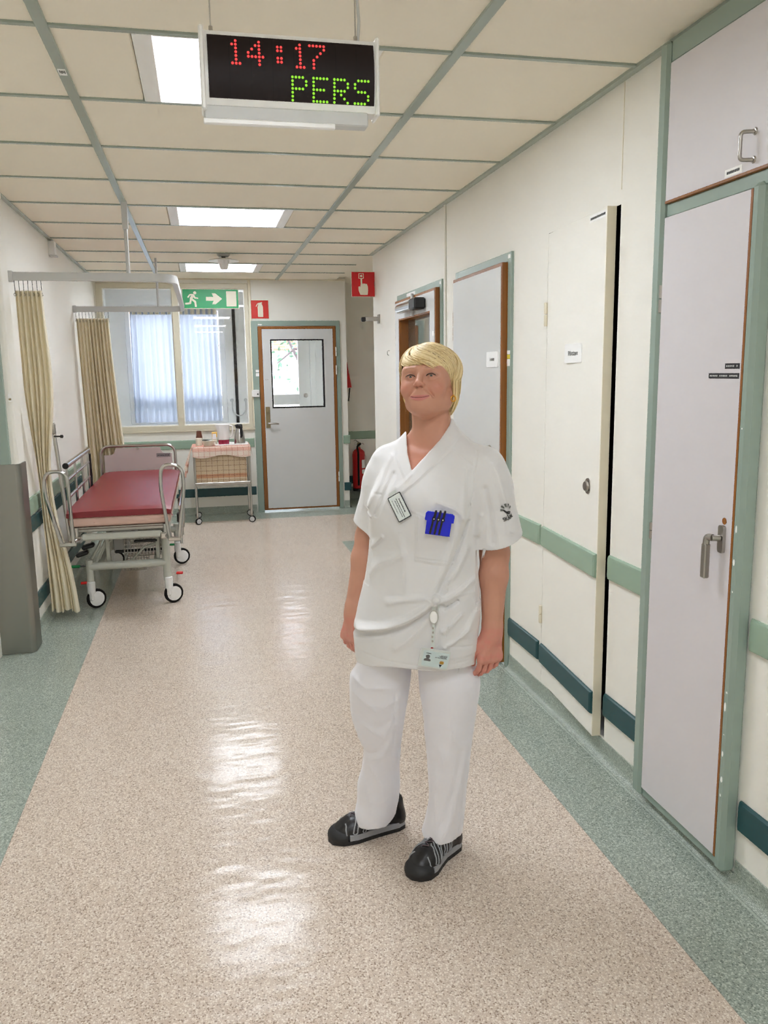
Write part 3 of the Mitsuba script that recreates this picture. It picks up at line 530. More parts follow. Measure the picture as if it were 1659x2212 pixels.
put(s+'__lower_rail', box(SX0-.004, SX1-.02, SY+.012, SY+.05, SZ0-.030, SZ0+.002, .003), 'grey_plastic')
put(s+'__lower_lip', box(SX0-.006, SX1-.10, SY+.006, SY+.02, SZ0-.040, SZ0-.028, .002), 'white_plastic')
for x in (.060, .392):
    put(s+'__hanging_wire', cyl((x, SY+.03, SZ1+.012), (x, SY+.03, H), .0016, 6), 'steel'); put(s+'__wire_clamp', cyl((x, SY+.03, SZ1-.002), (x, SY+.03, SZ1+.014), .0045, 8), 'steel')
put(s+'__power_cable', tube([(.398, SY+.035, SZ1), (.402, SY+.035, SZ1+.05), (.397, SY+.035, SZ1+.12), (.394, SY+.035, H)], .0035, 6), 'grey_plastic', smooth=True)
FONT = {'1': ['..#..', '.##..', '..#..', '..#..', '..#..', '..#..', '.###.'], '4': ['...#.', '..##.', '.#.#.', '#..#.', '#####', '...#.', '...#.'], ':': ['.....', '.##..', '.##..', '.....', '.##..', '.##..', '.....'],
        '7': ['#####', '....#', '...#.', '..#..', '.#...', '.#...', '.#...'], 'P': ['####.', '#...#', '#...#', '####.', '#....', '#....', '#....'], 'E': ['#####', '#....', '#....', '####.', '#....', '#....', '#####'],
        'R': ['####.', '#...#', '#...#', '####.', '#.#..', '#..#.', '#...#'], 'S': ['.####', '#....', '#....', '.###.', '....#', '....#', '####.']}
dot = trimesh.creation.icosphere(subdivisions=1, radius=.0031)
def led_char(ch, x0, ztop, pitch, col, mname):
    ms = []
    for r_, row in enumerate(FONT[ch]):
        for c_, v in enumerate(row):
            if v == '#':
                z = ztop-pitch*r_; zm, hh = (SZ0+SZ1)/2, (SZ1-SZ0-.026)/2
                ms.append(mv(dot, x0+pitch*c_, SY-.0005+.010*((z-zm)/hh)**2, z))
    k = put(s+'__'+mname, cat(*ms), 'black_plastic', emitter={'type': 'area', 'radiance': rgb(col)}); labels[k] = {'kind': 'stuff'}
PT = .0082
for i, ch in enumerate('14:17'): led_char(ch, .096 + [0, .044, .102, .145, .184][i], 2.2668, PT, (1.25, .05, .05), 'red_digit')
for i, ch in enumerate('PERS'): led_char(ch, .238 + .0485*i, 2.196, PT*.96, (.22, .58, .025), 'green_letter')
# ================================================================ ceiling lamp, curtain rail, small ceiling things
t = thing('ceiling_lamp', 'small conical ceiling lamp with a flared disc before the farthest ceiling light', 'ceiling lamp')
put(t+'__canopy', mv(lathe([(0, 0), (.052, 0), (.052, -.010), (.040, -.022), (0, -.022)], 28), .230, 7.20, H), 'grey_plastic', smooth=40)
put(t+'__neck', cyl((.230, 7.20, H-.05), (.230, 7.20, H-.02), .017, 16), 'black_plastic')
put(t+'__disc', mv(lathe([(.02, .0), (.07, .004), (.128, -.012), (.130, -.016), (.07, -.008), (.02, -.012)], 36), .230, 7.20, H-.042), 'white_plastic', smooth=40)
put(t+'__cone', mv(lathe([(.050, -.048), (.046, -.06), (.030, -.118), (.026, -.122), (0, -.122)], 28), .230, 7.20, H), 'white_plastic', smooth=40)
put(t+'__cone_top', mv(lathe([(.018, -.046), (.062, -.048), (.05, -.052), (.018, -.05)], 28), .230, 7.20, H), 'white_plastic', smooth=40)
t = thing('call_lamp', 'small white box at the top of the left wall under the ceiling edge', 'wall box')
put(t+'__case', box(XL, XL+.045, 6.52, 6.60, 2.40, 2.50, .004), 'white_plastic'); put(t+'__base', box(XL+.004, XL+.055, 6.53, 6.59, 2.388, 2.402, .003), 'grey_plastic')
ry0, ry1, rx = 5.10, 7.52, -.128
rp = bend([(XL, ry0, 2.09), (rx, ry0, 2.09), (rx, ry1, 2.09), (XL, ry1, 2.09)], .17, 12)
def strap(path, w_, h_, off=0.0):
    P = np.asarray(path); t_ = np.gradient(P, axis=0); t_ /= np.linalg.norm(t_, axis=1, keepdims=True); n_ = np.cross(t_, [0, 0, 1.0]); V = []
    for p, q in zip(P, n_): V += [p+q*w_/2+[0, 0, h_/2], p-q*w_/2+[0, 0, h_/2], p-q*w_/2-[0, 0, h_/2], p+q*w_/2-[0, 0, h_/2]]
    F = [];
    for i in range(len(P)-1):
        for k in range(4):
            l = (k+1) % 4; F += [[4*i+k, 4*i+l, 4*i+4+l], [4*i+k, 4*i+4+l, 4*i+4+k]]
    e = 4*(len(P)-1); F += [[0, 2, 1], [0, 3, 2], [e, e+1, e+2], [e, e+2, e+3]]
    m = tri(V, F); m.fix_normals(); return m
t = thing('curtain_rail', 'white curtain rail bent round the bed place hanging from ceiling poles', 'curtain rail')
put(t+'__rail', strap(rp, .030, .046), 'grey_plastic', smooth=30)
put(t+'__drop_pole', cyl((-.385, 5.115, 2.11), (-.385, 5.115, H), .011, 12), 'grey_plastic', smooth=40); put(t+'__drop_pole', cyl((-.335, 7.50, 2.11), (-.335, 7.50, H), .010, 12), 'grey_plastic', smooth=40)
put(t+'__pole_head', box(-.402, -.368, 5.10, 5.13, 2.36, H, .004), 'grey_plastic')
put(t+'__wall_bracket', box(XL, XL+.03, ry0-.022, ry0+.022, 2.06, 2.12, .004), 'grey_plastic'); put(t+'__wall_bracket', box(XL, XL+.03, ry1-.022, ry1+.022, 2.06, 2.12, .004), 'grey_plastic')
mat('curtain', (232, 224, 202), rough=.8, spec=.2)
def bed_curtain(label, x0, x1, yc, n, seed, ztop, zbot, amp, pull, back=lambda v: 0*v):
    t = thing('bed_curtain', label, 'curtain'); r = random.Random(seed)
    xs, ys = pleats(0, 1, n, 1.0, seed, 12); nv = 26
    def f(U, V):
        v = V/(nv-1.0); a = xs[U]; am = amp*(.62+.55*v)
        x = x0 + (x1-x0)*a + pull(a, v); y = yc + back(v) + am*ys[U]*(1-.18*np.sin(3*v+a*7)) + .012*np.sin(2.2*v*3+a*4)*v
        x = x + .012*np.sin(a*n*3.1+1)*v
        return np.stack([x, y, ztop+(zbot-ztop)*v + .008*np.sin(a*n*2.0)*v], -1)
    m = drape_sheet(f, len(xs), nv); put(t+'__cloth', m, 'curtain', smooth=True)
    k = 0
    for i in range(0, len(xs), 12):
        x = x0+(x1-x0)*xs[i]; y = yc+amp*.62*ys[i]
        put(t+'__eyelet', mv(rot(trimesh.creation.torus(.0075, .0022, major_sections=10, minor_sections=5), math.pi/2, (1, 0, 0)), x, y-.004, ztop-.022), 'steel')
        put(t+'__hook', tube([(x, y, ztop-.02), (x, yc, ztop+.02), (x, yc, 2.075)], .0016, 5), 'black_plastic')
bed_curtain('long beige curtain bunched at the near wall end of the rail', -1.008, -.866, 5.10, 6, 11, 2.012, .05, .034, lambda a, v: .03*a*np.exp(-((v-.3)/.18)**2) - .075*a*np.exp(-((v-.58)/.22)**2) + .035*a*np.clip(v-.72, 0, 1)/.28 - .012*v, lambda v: .25*np.clip((v-.25)/.4, 0, 1)**2*(3-2*np.clip((v-.25)/.4, 0, 1)))
bed_curtain('long beige curtain bunched at the far end of the rail behind the bed', -1.02, -.755, 7.52, 10, 12, 2.012, .16, .045, lambda a, v: .10*a*v**1.5, lambda v: .14*v)
# ================================================================ hospital bed
b = thing('hospital_bed', 'wheeled hospital bed with red mattress beside the left wall', 'bed')
X0, X1, Y0, Y1 = -.868, -.240, 5.33, 7.50
FS = lambda x, z, y: (x*y/5.5, 1.53-(1.53-z)*y/5.5)   # same sight line, other depth
mat('bed_paint', (186, 188, 178), rough=.4); mat('mattress_red', (124, 33, 41), rough=.36, spec=.5, bump=lambda p, n, uv: 0.004*mikit.fbm(p.x*3.0, p.y*12.0, 2.0, octaves=2), eps=4e-3); mat('mattress_base', (206, 172, 158), rough=.6)
def soft_box(x0, x1, y0, y1, z0, z1, r, seed=0, sag=.0):
    m = box(x0, x1, y0, y1, z0, z1, r)
    return m
put(b+'__mattress_base', box(X0+.005, X1-.004, Y0+.005, Y1, .590, .655, .012), 'mattress_base', smooth=50)
def red_top():
    nx, ny = 21, 41; U, V = np.meshgrid(np.linspace(0, 1, nx), np.linspace(0, 1, ny), indexing='ij')
    x, y = X0-.004+(X1-X0+.008)*U, Y0-.008+(Y1-Y0+.01)*V
    wr = .006*np.exp(-((V-.62-.05*np.sin(5*U))/.05)**2)*np.sin(30*V+4*U) + .004*(meshkit.fbm(np.stack([x*5, y*9, x*0], -1), 3, 2)-.5)
    z = .703 + wr - .012*((2*U-1)**8 + (2*V-1)**24)
    return x, y, z, nx, ny
x_, y_, z_, nx, ny = red_top(); top = np.stack([x_, y_, z_], -1); bot = np.stack([x_+0*x_, y_, np.full_like(x_, .652)], -1)
def closed_grid(A, B):
    n, m = A.shape[:2]; V = np.vstack([A.reshape(-1, 3), B.reshape(-1, 3)]); o = n*m; idx = np.arange(n*m).reshape(n, m); F = []
    i = idx[:-1, :-1].ravel(); F += [np.stack([i, i+m, i+m+1], 1), np.stack([i, i+m+1, i+1], 1), np.stack([i+o, i+m+1+o, i+m+o], 1), np.stack([i+o, i+1+o, i+m+1+o], 1)]
    ring = np.concatenate([idx[:, 0], idx[-1, 1:], idx[::-1, -1][1:], idx[0, ::-1][1:-1]]); j = np.roll(ring, -1)
    F += [np.stack([ring, ring+o, j+o], 1), np.stack([ring, j+o, j], 1)]
    m_ = tri(V, np.vstack(F)); m_.fix_normals(); return m_
put(b+'__mattress', closed_grid(top, bot), 'mattress_red', smooth=40)
put(b+'__mattress__loose_corner', tri([[X1-.01, Y0+.02, .652], [X1+.018, Y0+.01, .63], [X1, Y0+.12, .635], [X1-.01, Y0+.14, .69], [X1+.0, Y1-.25, .69], [X1+.03, Y1-.18, .685], [X1, Y1-.05, .68], [X1-.01, Y1-.05, .71]], [[0, 1, 2], [0, 2, 3], [4, 5, 6], [4, 6, 7]]), 'mattress_red')
put(b+'__bed_base', cat(box(X0+.02, X1-.02, Y0+.03, Y1-.03, .566, .586, .004), box(X0+.03, X1-.03, Y0+.02, Y0+.05, .552, .575, .004)), 'steel')
put(b+'__foot_beam', box(-.795, -.300, Y0, Y0+.045, .500, .542, .010), 'bed_paint', smooth=40)
for x in (X0+.035, X1-.035): put(b+'__side_beam', box(x-.02, x+.02, Y0+.02, Y1-.02, .522, .562, .006), 'bed_paint')
for x in (-.825, -.278): put(b+'__corner_block', cat(box(x-.035, x+.035, Y0-.01, Y0+.06, .487, .53, .008), cyl((x, Y0+.02, .50), (x, Y0+.02, .585), .016, 12)), 'chrome')
for x, w_ in ((-.79, .023), (-.295, .026)):
    zt = .330 if x < -.5 else .50
    put(b+'__leg', cyl((x, 5.55, .155), (x, 5.55, zt), w_, 18, .003), 'bed_paint', smooth=40)
for x in (-.79, -.265): put(b+'__leg', cyl((x, 6.75, .155), (x, 6.75, .33), .023, 16, .003), 'bed_paint', smooth=40)
put(b+'__cross_tube', cyl((-.79, 5.55, .285), (-.295, 5.55, .285), .027, 18), 'bed_paint', smooth=40); put(b+'__cross_tube', cyl((-.79, 6.75, .285), (-.265, 6.75, .285), .027, 18), 'bed_paint', smooth=40)
for x in (-.72, -.36): put(b+'__chassis_beam', box(x-.02, x+.02, 5.55, 6.75, .27, .31, .005), 'bed_paint')
for y in (5.86, 6.48): put(b+'__lift_column', cat(box(-.66, -.55, y-.05, y+.05, .31, .475, .008), cyl((-.605, y, .40), (-.605, y, .565), .035, 16)), 'grey_plastic')
put(b+'__lift_column__tank', cat(box(-.70, -.66, 5.80, 6.0, .33, .44, .01), cyl((-.54, 5.74, .42), (-.46, 5.74, .42), .035, 16, .005)), 'bed_paint')
for (xa, xb) in ((-.66, -.73), (-.66, -.72)): pass
put(b+'__pedal_link', cat(tube([(-.70, 5.60, .47), (-.745, 5.58, .38), (-.775, 5.57, .33)], .010, 8), tube([(-.68, 5.60, .45), (-.72, 5.58, .37), (-.745, 5.57, .31)], .009, 8)), 'bed_paint', smooth=True)
for x, z, a in ((-.815, .385, .3), (-.775, .432, .25)): put(b+'__pedal', rot(box(x-.050, x+.030, 5.50, 5.56, z-.016, z+.012, .008), -a, (0, 1, 0), (x, 5.53, z)), 'black_plastic', smooth=40)
for y, x0_, x1_, z in ((5.60, -.73, -.64, .37), (5.62, -.54, -.34, .33)): put(b+'__strut', tube([(x0_, y, z-.05), ((x0_+x1_)/2, y, z+.05), (x1_, y, z+.08)], .008, 8), 'bed_paint', smooth=True)
for x in (-.67, -.35): put(b+'__upright', box(x-.012, x+.012, 5.58, 5.60, .30, .455, .003), 'bed_paint')
def basket(x0, x1, y0, y1, z0, z1, nx, ny, nz, r):
    ms = []
    for x in np.linspace(x0, x1, nx): ms.append(tube([(x, y0, z1), (x, y0, z0), (x, y1, z0), (x, y1, z1)], r, 4))
    for y in np.linspace(y0, y1, ny): ms.append(tube([(x0, y, z1), (x0, y, z0), (x1, y, z0), (x1, y, z1)], r, 4))
    for z in np.linspace(z0, z1, nz)[1:]: ms.append(tube([(x0, y0, z), (x1, y0, z), (x1, y1, z), (x0, y1, z)], r, 4, closed=True))
    return cat(*ms)
k = put(b+'__wire_basket', basket(-.57, -.315, 5.62, 6.55, .325, .455, 13, 30, 6, .0022), 'steel'); labels[k] = {'kind': 'stuff'}
k = put(b+'__lower_basket', basket(-.58, -.43, 5.60, 5.9, .232, .262, 9, 10, 3, .0022), 'steel'); labels[k] = {'kind': 'stuff'}
put(b+'__shelf_bar', box(-.50, -.35, 5.57, 5.60, .425, .440, .004), 'black_plastic'); put(b+'__shelf_bar', box(-.64, -.30, 5.70, 5.73, .332, .350, .004), 'black_plastic')
def caster(x, y, yawd, col, colz, side):
    c = free(b+'__caster'); a = math.radians(yawd); R_ = lambda m: rot(m, a, (0, 0, 1), (x, y, 0))
    put(c+'__tyre', R_(mv(lathe([(.050, -.014), (.062, -.014), (.065, -.008), (.065, .008), (.062, .014), (.050, .014)], 32, axis=(0, 1, 0)), x+.012, y, .065)), 'black_matte', smooth=40)
    put(c+'__wheel_disc', R_(mv(lathe([(0, -.016), (.050, -.013), (.053, -.010), (.053, .010), (.050, .013), (0, .016)], 32, axis=(0, 1, 0)), x+.012, y, .065)), 'white_plastic', smooth=40)
    put(c+'__fork', R_(cat(cyl((x-.018, y, .105), (x-.018, y, .185), .027, 18, .004), box(x-.040, x-.008, y-.026, y+.026, .055, .13, .010))), 'white_plastic', smooth=40)
    put(c+'__brake_pedal', box(x+side*.035, x+side*.080, y-.018, y+.006, colz-.008, colz+.008, .005), col, smooth=40)
mat('pedal_red', (206, 34, 30), rough=.4); mat('pedal_green', (20, 128, 70), rough=.4)
caster(-.772, 5.55, 30, 'pedal_red', .178, -1); caster(-.272, 5.55, 24, 'pedal_red', .205, 1); caster(-.762, 6.75, 20, 'pedal_green', .21, -1); caster(-.245, 6.72, 15, 'pedal_green', .165, -1)
put(b+'__steering_pedal', box(-.905, -.845, 5.525, 5.555, .285, .302, .006), 'pedal_green', smooth=40)
put(b+'__steering_pedal__arm', cyl((-.85, 5.54, .293), (-.79, 5.55, .293), .006, 8), 'black_plastic')
def hoop(pts, y): return tube(bend([(FS(x, z, y)[0], y+dy, FS(x, z, y)[1]) for x, dy, z in pts], .062, 9), .0115, 12)
put(b+'__push_handle', hoop([(-.940, 0, .452), (-1.018, -.02, .80), (-1.005, -.02, .935), (-.875, -.01, .928), (-.868, 0, .452)], 5.25), 'chrome', smooth=True)
put(b+'__push_handle', hoop([(-.262, 0, .455), (-.302, -.01, .80), (-.29, -.01, .955), (-.160, -.01, .940), (-.150, -.01, .80), (-.205, 0, .448)], 5.25), 'chrome', smooth=True)
put(b+'__push_handle__socket', cat(box(-.912, -.81, 5.235, 5.265, .487, .512, .006), cyl((-.86, 5.25, .50), (-.79, 5.35, .51), .014, 10)), 'chrome'); put(b+'__push_handle_001__socket', cat(box(-.262, -.18, 5.235, 5.265, .487, .512, .006), cyl((-.24, 5.25, .50), (-.28, 5.35, .51), .014, 10)), 'chrome')
put(b+'__infusion_pole', cyl((-.868, 5.38, .50), (-.912, 5.38, 1.178), .0125, 14), 'chrome', smooth=True)
put(b+'__infusion_pole__clamp', cat(cyl((-.912, 5.38, 1.178), (-.914, 5.38, 1.242), .014, 12, .004), mv(trimesh.creation.icosphere(subdivisions=2, radius=.011), -.914, 5.38, 1.245)), 'steel', smooth=True)
put(b+'__infusion_pole__knob', cat(cyl((-.911, 5.37, 1.163), (-.872, 5.355, 1.163), .005, 8), cyl((-.872, 5.355, 1.163), (-.856, 5.352, 1.163), .010, 10, .002)), 'black_plastic')
k = b+'__side_rail'; USED.add(k)
XR_ = -.895
put(k+'__top_bar', cyl((XR_, 5.60, .953), (XR_, 6.68, .965), .019, 16, .004), 'chrome', smooth=40); put(k+'__end_plug', cyl((XR_, 5.588, .953), (XR_, 5.602, .953), .0195, 16), 'black_plastic')
for z in (.855, .742): put(k+'__lower_bar', cyl((XR_, 5.62, z), (XR_, 6.66, z+.015), .010, 10), 'chrome', smooth=40)
for y in (5.62, 5.98, 6.32, 6.64): put(k+'__upright', cyl((XR_, y, .50), (XR_, y, .955), .009, 10), 'chrome', smooth=40)
put(k+'__end_frame', tube([(XR_, 6.70, .50), (XR_, 6.72, .75), (XR_, 6.70, .93)], .016, 8), 'black_plastic')
k = b+'__lowered_side_rail'; USED.add(k)
for z, r_ in ((.62, .014), (.52, .009), (.41, .009)): put(k+'__bar', cyl((-.196, 5.75, z), (-.196, 6.75, z), r_, 12), 'chrome', smooth=40)
for y in (5.78, 6.1, 6.42, 6.72): put(k+'__upright', cyl((-.197, y, .36), (-.197, y, .62), .009, 10), 'chrome', smooth=40)
put(k+'__latch', cat(box(-.222, -.200, 5.84, 5.92, .50, .56, .006), box(-.222, -.205, 6.2, 6.26, .55, .62, .006)), 'black_plastic')
put(b+'__headboard_tube', tube(bend([(-.905, 7.54, .46), (-.905, 7.54, .912), (-.268, 7.54, .912), (-.268, 7.54, .46)], .085, 10), .0135, 14), 'chrome', smooth=True)
hb = Polygon([(-.29, -.13), (.29, -.13), (.29, .045), (.235, .045), (.205, .060), (.19, .105), (-.19, .105), (-.205, .060), (-.235, .045), (-.29, .045)])
put(b+'__headboard_panel', on_end(extr(hb, .012), -.587, .788, 7.548), 'headboard'); mat('headboard', (196, 180, 178), rough=.4)
put(b+'__headboard_panel__knob', cyl((-.587, 7.52, .886), (-.587, 7.545, .886), .012, 12), 'steel'); put(b+'__headboard_panel__label', box(-.43, -.31, 7.532, 7.537, .803, .838), 'grey_label'); mat('grey_label', (134, 126, 128), rough=.5)
put(b+'__headboard_panel__label_print', cat(*[box(-.42+.021*i, -.404+.021*i, 7.531, 7.533, .816, .822) for i in range(5)]), 'ink')
# ================================================================ serving trolley and what stands on it
t = thing('serving_trolley', 'chrome serving trolley under the end window left of the door', 'trolley')
TX0, TX1, TY0, TY1, TZ = -.120, .440, 8.46, 8.88, .795
mat('cup_brown', (92, 48, 30), rough=.4); mat('cream_ceramic', (232, 226, 208), rough=.25); mat('jug_white', (240, 236, 234), rough=.3); mat('juice', (150, 30, 62), rough=.2); mat('carton_card', (222, 176, 84), rough=.5)
put(t+'__top_tray', box(TX0, TX1, TY0, TY1, TZ-.012, TZ, .004), 'steel')
put(t+'__lower_tray', cat(box(TX0, TX1, TY0, TY1, .408, .416, .003), box(TX0, TX1, TY0-.004, TY0+.004, .400, .432, .003), box(TX0, TX1, TY1-.004, TY1+.004, .400, .440, .003)), 'steel')
for x in (TX0+.004, TX1-.004):
    for y in (TY0+.01, TY1-.01): put(t+'__leg', cyl((x, y, .07), (x, y, TZ), .0115, 12), 'chrome', smooth=40)
for x in (TX0+.004, TX1-.004):
    for y in (TY0+.01, TY1-.01):
        c = free(t+'__caster'); a = .5 if x < 0 else -.35
        put(c+'__tyre', rot(mv(lathe([(.026, -.010), (.034, -.009), (.034, .009), (.026, .010)], 22, axis=(0, 1, 0)), x+.008, y-.006, .034), a, (0, 0, 1), (x, y, 0)), 'black_matte', smooth=40)
        put(c+'__hub', rot(mv(lathe([(0, -.011), (.026, -.010), (.026, .010), (0, .011)], 22, axis=(0, 1, 0)), x+.008, y-.006, .034), a, (0, 0, 1), (x, y, 0)), 'grey_plastic', smooth=40)
        put(c+'__fork', cat(cyl((x, y, .055), (x, y, .085), .012, 12), rot(box(x-.012, x+.014, y-.014, y+.014, .036, .062, .004), a, (0, 0, 1), (x, y, 0))), 'steel')
def check_tex(cu, cv, base, line, pink, bands):
    def f(p, n, uv):
        u, v = cu(p), cv(p)
        g = (dr.abs(u/.056 - dr.floor(u/.056+.5)) < .035) | (dr.abs(v/.05 - dr.floor(v/.05+.5)) < .04)
        c = dr.select(g, mi.Color3f(line), mi.Color3f(base))
        for a, b_ in bands: c = dr.select((v > a) & (v < b_), c*mi.Color3f(pink), c)
        return c
    return f
mat('towel_top', (226, 204, 190), rough=.9, spec=.1, tex=check_tex(lambda p: p.x+.3*p.y, lambda p: p.z, lin(230, 212, 198), lin(200, 152, 138), (.86, .62, .58), [(.755, .79), (.50, .56), (.6, .64)]))
mat('towel_back', (206, 178, 146), rough=.9, spec=.1, tex=check_tex(lambda p: p.x, lambda p: p.z, lin(210, 190, 162), lin(156, 124, 98), (.86, .60, .52), [(.475, .515)]))
c = thing('checked_towel', 'pink checked cloth draped over the top of the serving trolley', 'cloth')
def towel(U, V):
    a, s = U/24.0, V/20.0
    x = TX0-.012 + (TX1-TX0+.024)*a; d = s*.52
    y = np.where(d < .42, TY1 - d, TY0-.010); z = np.where(d < .42, TZ+.005, TZ+.004-(d-.42)*(1.0+.15*np.sin(a*9))); y = np.where(d >= .42, y-.006*np.sin(a*17)*(d-.42)/.1, y)
    return np.stack([x, y, z], -1)
put(c+'__top', drape_sheet(towel, 25, 21), 'towel_top', smooth=40)
def flap_left(U, V):
    a, s = U/14.0, V/16.0
    y = TY0-.01+(TY1-TY0)*a*(1-.35*s); x = TX0-.012-.075*s**.8-.02*np.sin(a*12)*s; z = TZ+.004-(.31-.12*a)*s
    return np.stack([x, y, z], -1)
put(c+'__left_flap', drape_sheet(flap_left, 15, 17), 'towel_top', smooth=40)
put(c+'__right_flap', drape_sheet(lambda U, V: np.stack([TX1+.012+.022*(V/8.), TY0-.008+(TY1-TY0)*(U/10.), TZ+.004-.13*(V/8.)*(1-.5*U/10.)], -1), 11, 9), 'towel_top', smooth=40)
c = thing('hanging_towel', 'beige and pink checked towel hanging under the trolley top', 'cloth')
put(c+'__cloth', drape_sheet(lambda U, V: np.stack([TX0+.012+(TX1-TX0-.045)*(U/30.), TY0+.035+.010*np.sin(U*.55)*(V/16.), TZ-.035-.345*(V/16.)-.008*np.sin(U*.4)], -1), 31, 17), 'towel_back', smooth=40)
c = thing('tray', 'pale plastic tray under the jug and thermos on the trolley', 'tray')
put(c+'__base', box(.10, .435, 8.52, 8.80, TZ+.006, TZ+.012, .003), 'white_plastic'); put(c+'__rim', cat(box(.10, .435, 8.516, 8.524, TZ+.006, TZ+.020, .002), box(.10, .435, 8.796, 8.804, TZ+.006, TZ+.020, .002), box(.097, .104, 8.52, 8.80, TZ+.006, TZ+.020, .002), box(.431, .438, 8.52, 8.80, TZ+.006, TZ+.020, .002)), 'white_plastic')
TT = TZ+.006
c = thing('jug', 'white plastic jug with dark red lower part on the trolley', 'jug')
JX, JY, JZ = .190, 8.60, TZ+.0125
put(c+'__base', mv(lathe([(0, 0), (.052, 0), (.054, .004), (.058, .050), (0, .050)], 32), JX, JY, JZ), 'juice', smooth=40)
put(c+'__body', mv(lathe([(0, .0505), (.059, .0505), (.060, .056), (.064, .20), (.062, .208), (0, .208)], 32), JX, JY, JZ), 'jug_white', smooth=40)
put(c+'__handle', tube(bend([(JX+.058, JY, JZ+.195), (JX+.098, JY-.01, JZ+.19), (JX+.088, JY-.01, JZ+.085), (JX+.058, JY, JZ+.07)], .03), .008, 10), 'jug_white', smooth=True)
put(c+'__spout', mv(m3.Manifold.hull_points(np.array([(-.055, -.03, .207), (-.055, .03, .207), (-.088, 0, .205), (-.056, -.02, .13), (-.056, .02, .13), (-.07, 0, .18)])).to_mesh() and tri(*[np.array(q) for q in (lambda g: (g.vert_properties[:, :3], g.tri_verts))(m3.Manifold.hull_points(np.array([(-.055, -.03, .207), (-.055, .03, .207), (-.088, 0, .205), (-.056, -.02, .13), (-.056, .02, .13), (-.07, 0, .18)])).to_mesh())]), JX, JY, JZ), 'jug_white')
c = thing('thermos_jug', 'steel thermos jug with black lid and handle at the right of the trolley', 'thermos')
KX, KY = .352, 8.61
put(c+'__body', mv(lathe([(0, 0), (.054, 0), (.057, .006), (.056, .05), (.046, .11), (.034, .152), (.030, .162), (0, .162)], 32), KX, KY, JZ), 'chrome', smooth=40)
put(c+'__lid', mv(lathe([(0, .162), (.033, .162), (.036, .168), (.034, .196), (.026, .204), (0, .206)], 28), KX, KY, JZ), 'black_plastic', smooth=40)
put(c+'__handle', tube(bend([(KX+.004, KY-.025, JZ+.19), (KX+.018, KY-.062, JZ+.186), (KX+.022, KY-.066, JZ+.09), (KX+.012, KY-.046, JZ+.07)], .03), [.011]*13+[.008], 10), 'black_plastic', smooth=True)
put(c+'__spout', box(KX-.045, KX-.022, KY-.018, KY+.008, JZ+.182, JZ+.200, .005), 'black_plastic')
for i in range(4):
    c = thing('brown_cup', ['lowest brown cup of the stack at the left of the trolley', 'second brown cup from the bottom of the stack on the trolley', 'third brown cup of the stack on the trolley', 'topmost brown cup of the stack on the trolley, upside down'][i], 'cup', group='brown cups stacked on the trolley')
    put(c, mv(lathe([(0, .074), (.022, .074), (.023, .072), (.033, .003), (.0345, .0), (.031, 0), (.020, .070), (0, .070)], 24), -.058, 8.70, TT+.0005+.024*i), 'cup_brown', smooth=40)
c = thing('cream_bowl', 'cream ceramic handled bowl holding small packets on the trolley', 'bowl')
put(c+'__body', mv(lathe([(0, .002), (.040, 0), (.044, .004), (.062, .040), (.068, .056), (.066, .058), (.058, .040), (.040, .010), (0, .010)], 30), .030, 8.53, TT), 'cream_ceramic', smooth=40)
put(c+'__handle', tube(bend([(.092, 8.53, TT+.05), (.118, 8.525, TT+.05), (.108, 8.525, TT+.012), (.078, 8.53, TT+.02)], .02), .006, 8), 'cream_ceramic', smooth=True)
for i, (x, y, a, m_) in enumerate([(.010, 8.525, .3, 'ink'), (.035, 8.54, -.2, 'paper'), (.018, 8.545, .9, 'ink')]):
    c = thing('packet', ['dark packet lying across the left side of the cream bowl', 'white packet lying in the middle of the cream bowl', 'dark packet lying under the others in the cream bowl'][i], 'packet'); put(c, rot(rot(box(x-.036, x+.036, y-.022, y+.022, TT+.052+.004*i, TT+.057+.004*i, .002), a, (0, 0, 1), (x, y, 0)), .12, (0, 1, 0), (x, y, TT+.055)), m_)
c = thing('milk_jug', 'small cream jug left behind the bowl on the trolley', 'jug')
put(c, mv(lathe([(0, 0), (.030, 0), (.033, .004), (.033, .075), (.030, .078), (.029, .07), (.0, .07)], 24), -.062, 8.615, TT), 'cream_ceramic', smooth=40)
c = thing('carton', 'small yellow and white carton between the bowl and the jug', 'carton')
put(c+'__body', box(.075, .125, 8.70, 8.75, TT, TT+.105, .003), 'cream_ceramic'); put(c+'__top', box(.073, .127, 8.698, 8.752, TT+.075, TT+.128, .004), 'carton_card'); put(c+'__label', box(.078, .116, 8.696, 8.699, TT+.055, TT+.112, .0005), 'paper')
# ================================================================ recess: extinguisher, bag, pouch
e = thing('fire_extinguisher', 'red fire extinguisher with white labels hanging in the recess', 'fire extinguisher')
FX, FY = 1.775, 9.50
put(e+'__cylinder', mv(lathe([(0, 0), (.068, 0), (.074, .01), (.075, .02), (.075, .40), (.070, .435), (.050, .458), (.028, .47), (.022, .49), (0, .49)], 32), FX, FY, .155), 'red_gloss', smooth=40)
put(e+'__foot_ring', mv(lathe([(0, 0), (.072, 0), (.0765, .004), (.0765, .03), (.07, .032)], 32), FX, FY, .125), 'black_plastic', smooth=40)
put(e+'__valve', cat(cyl((FX, FY, .640), (FX, FY, .69), .018, 14), box(FX-.012, FX+.03, FY-.012, FY+.012, .675, .70, .004)), 'brass_lock')
put(e+'__lever', cat(tube([(FX+.01, FY, .70), (FX-.04, FY-.01, .735), (FX-.055, FY-.01, .72)], .007, 8), tube([(FX+.01, FY, .68), (FX+.05, FY-.01, .69), (FX+.065, FY-.012, .675)], .006, 8)), 'steel', smooth=True)
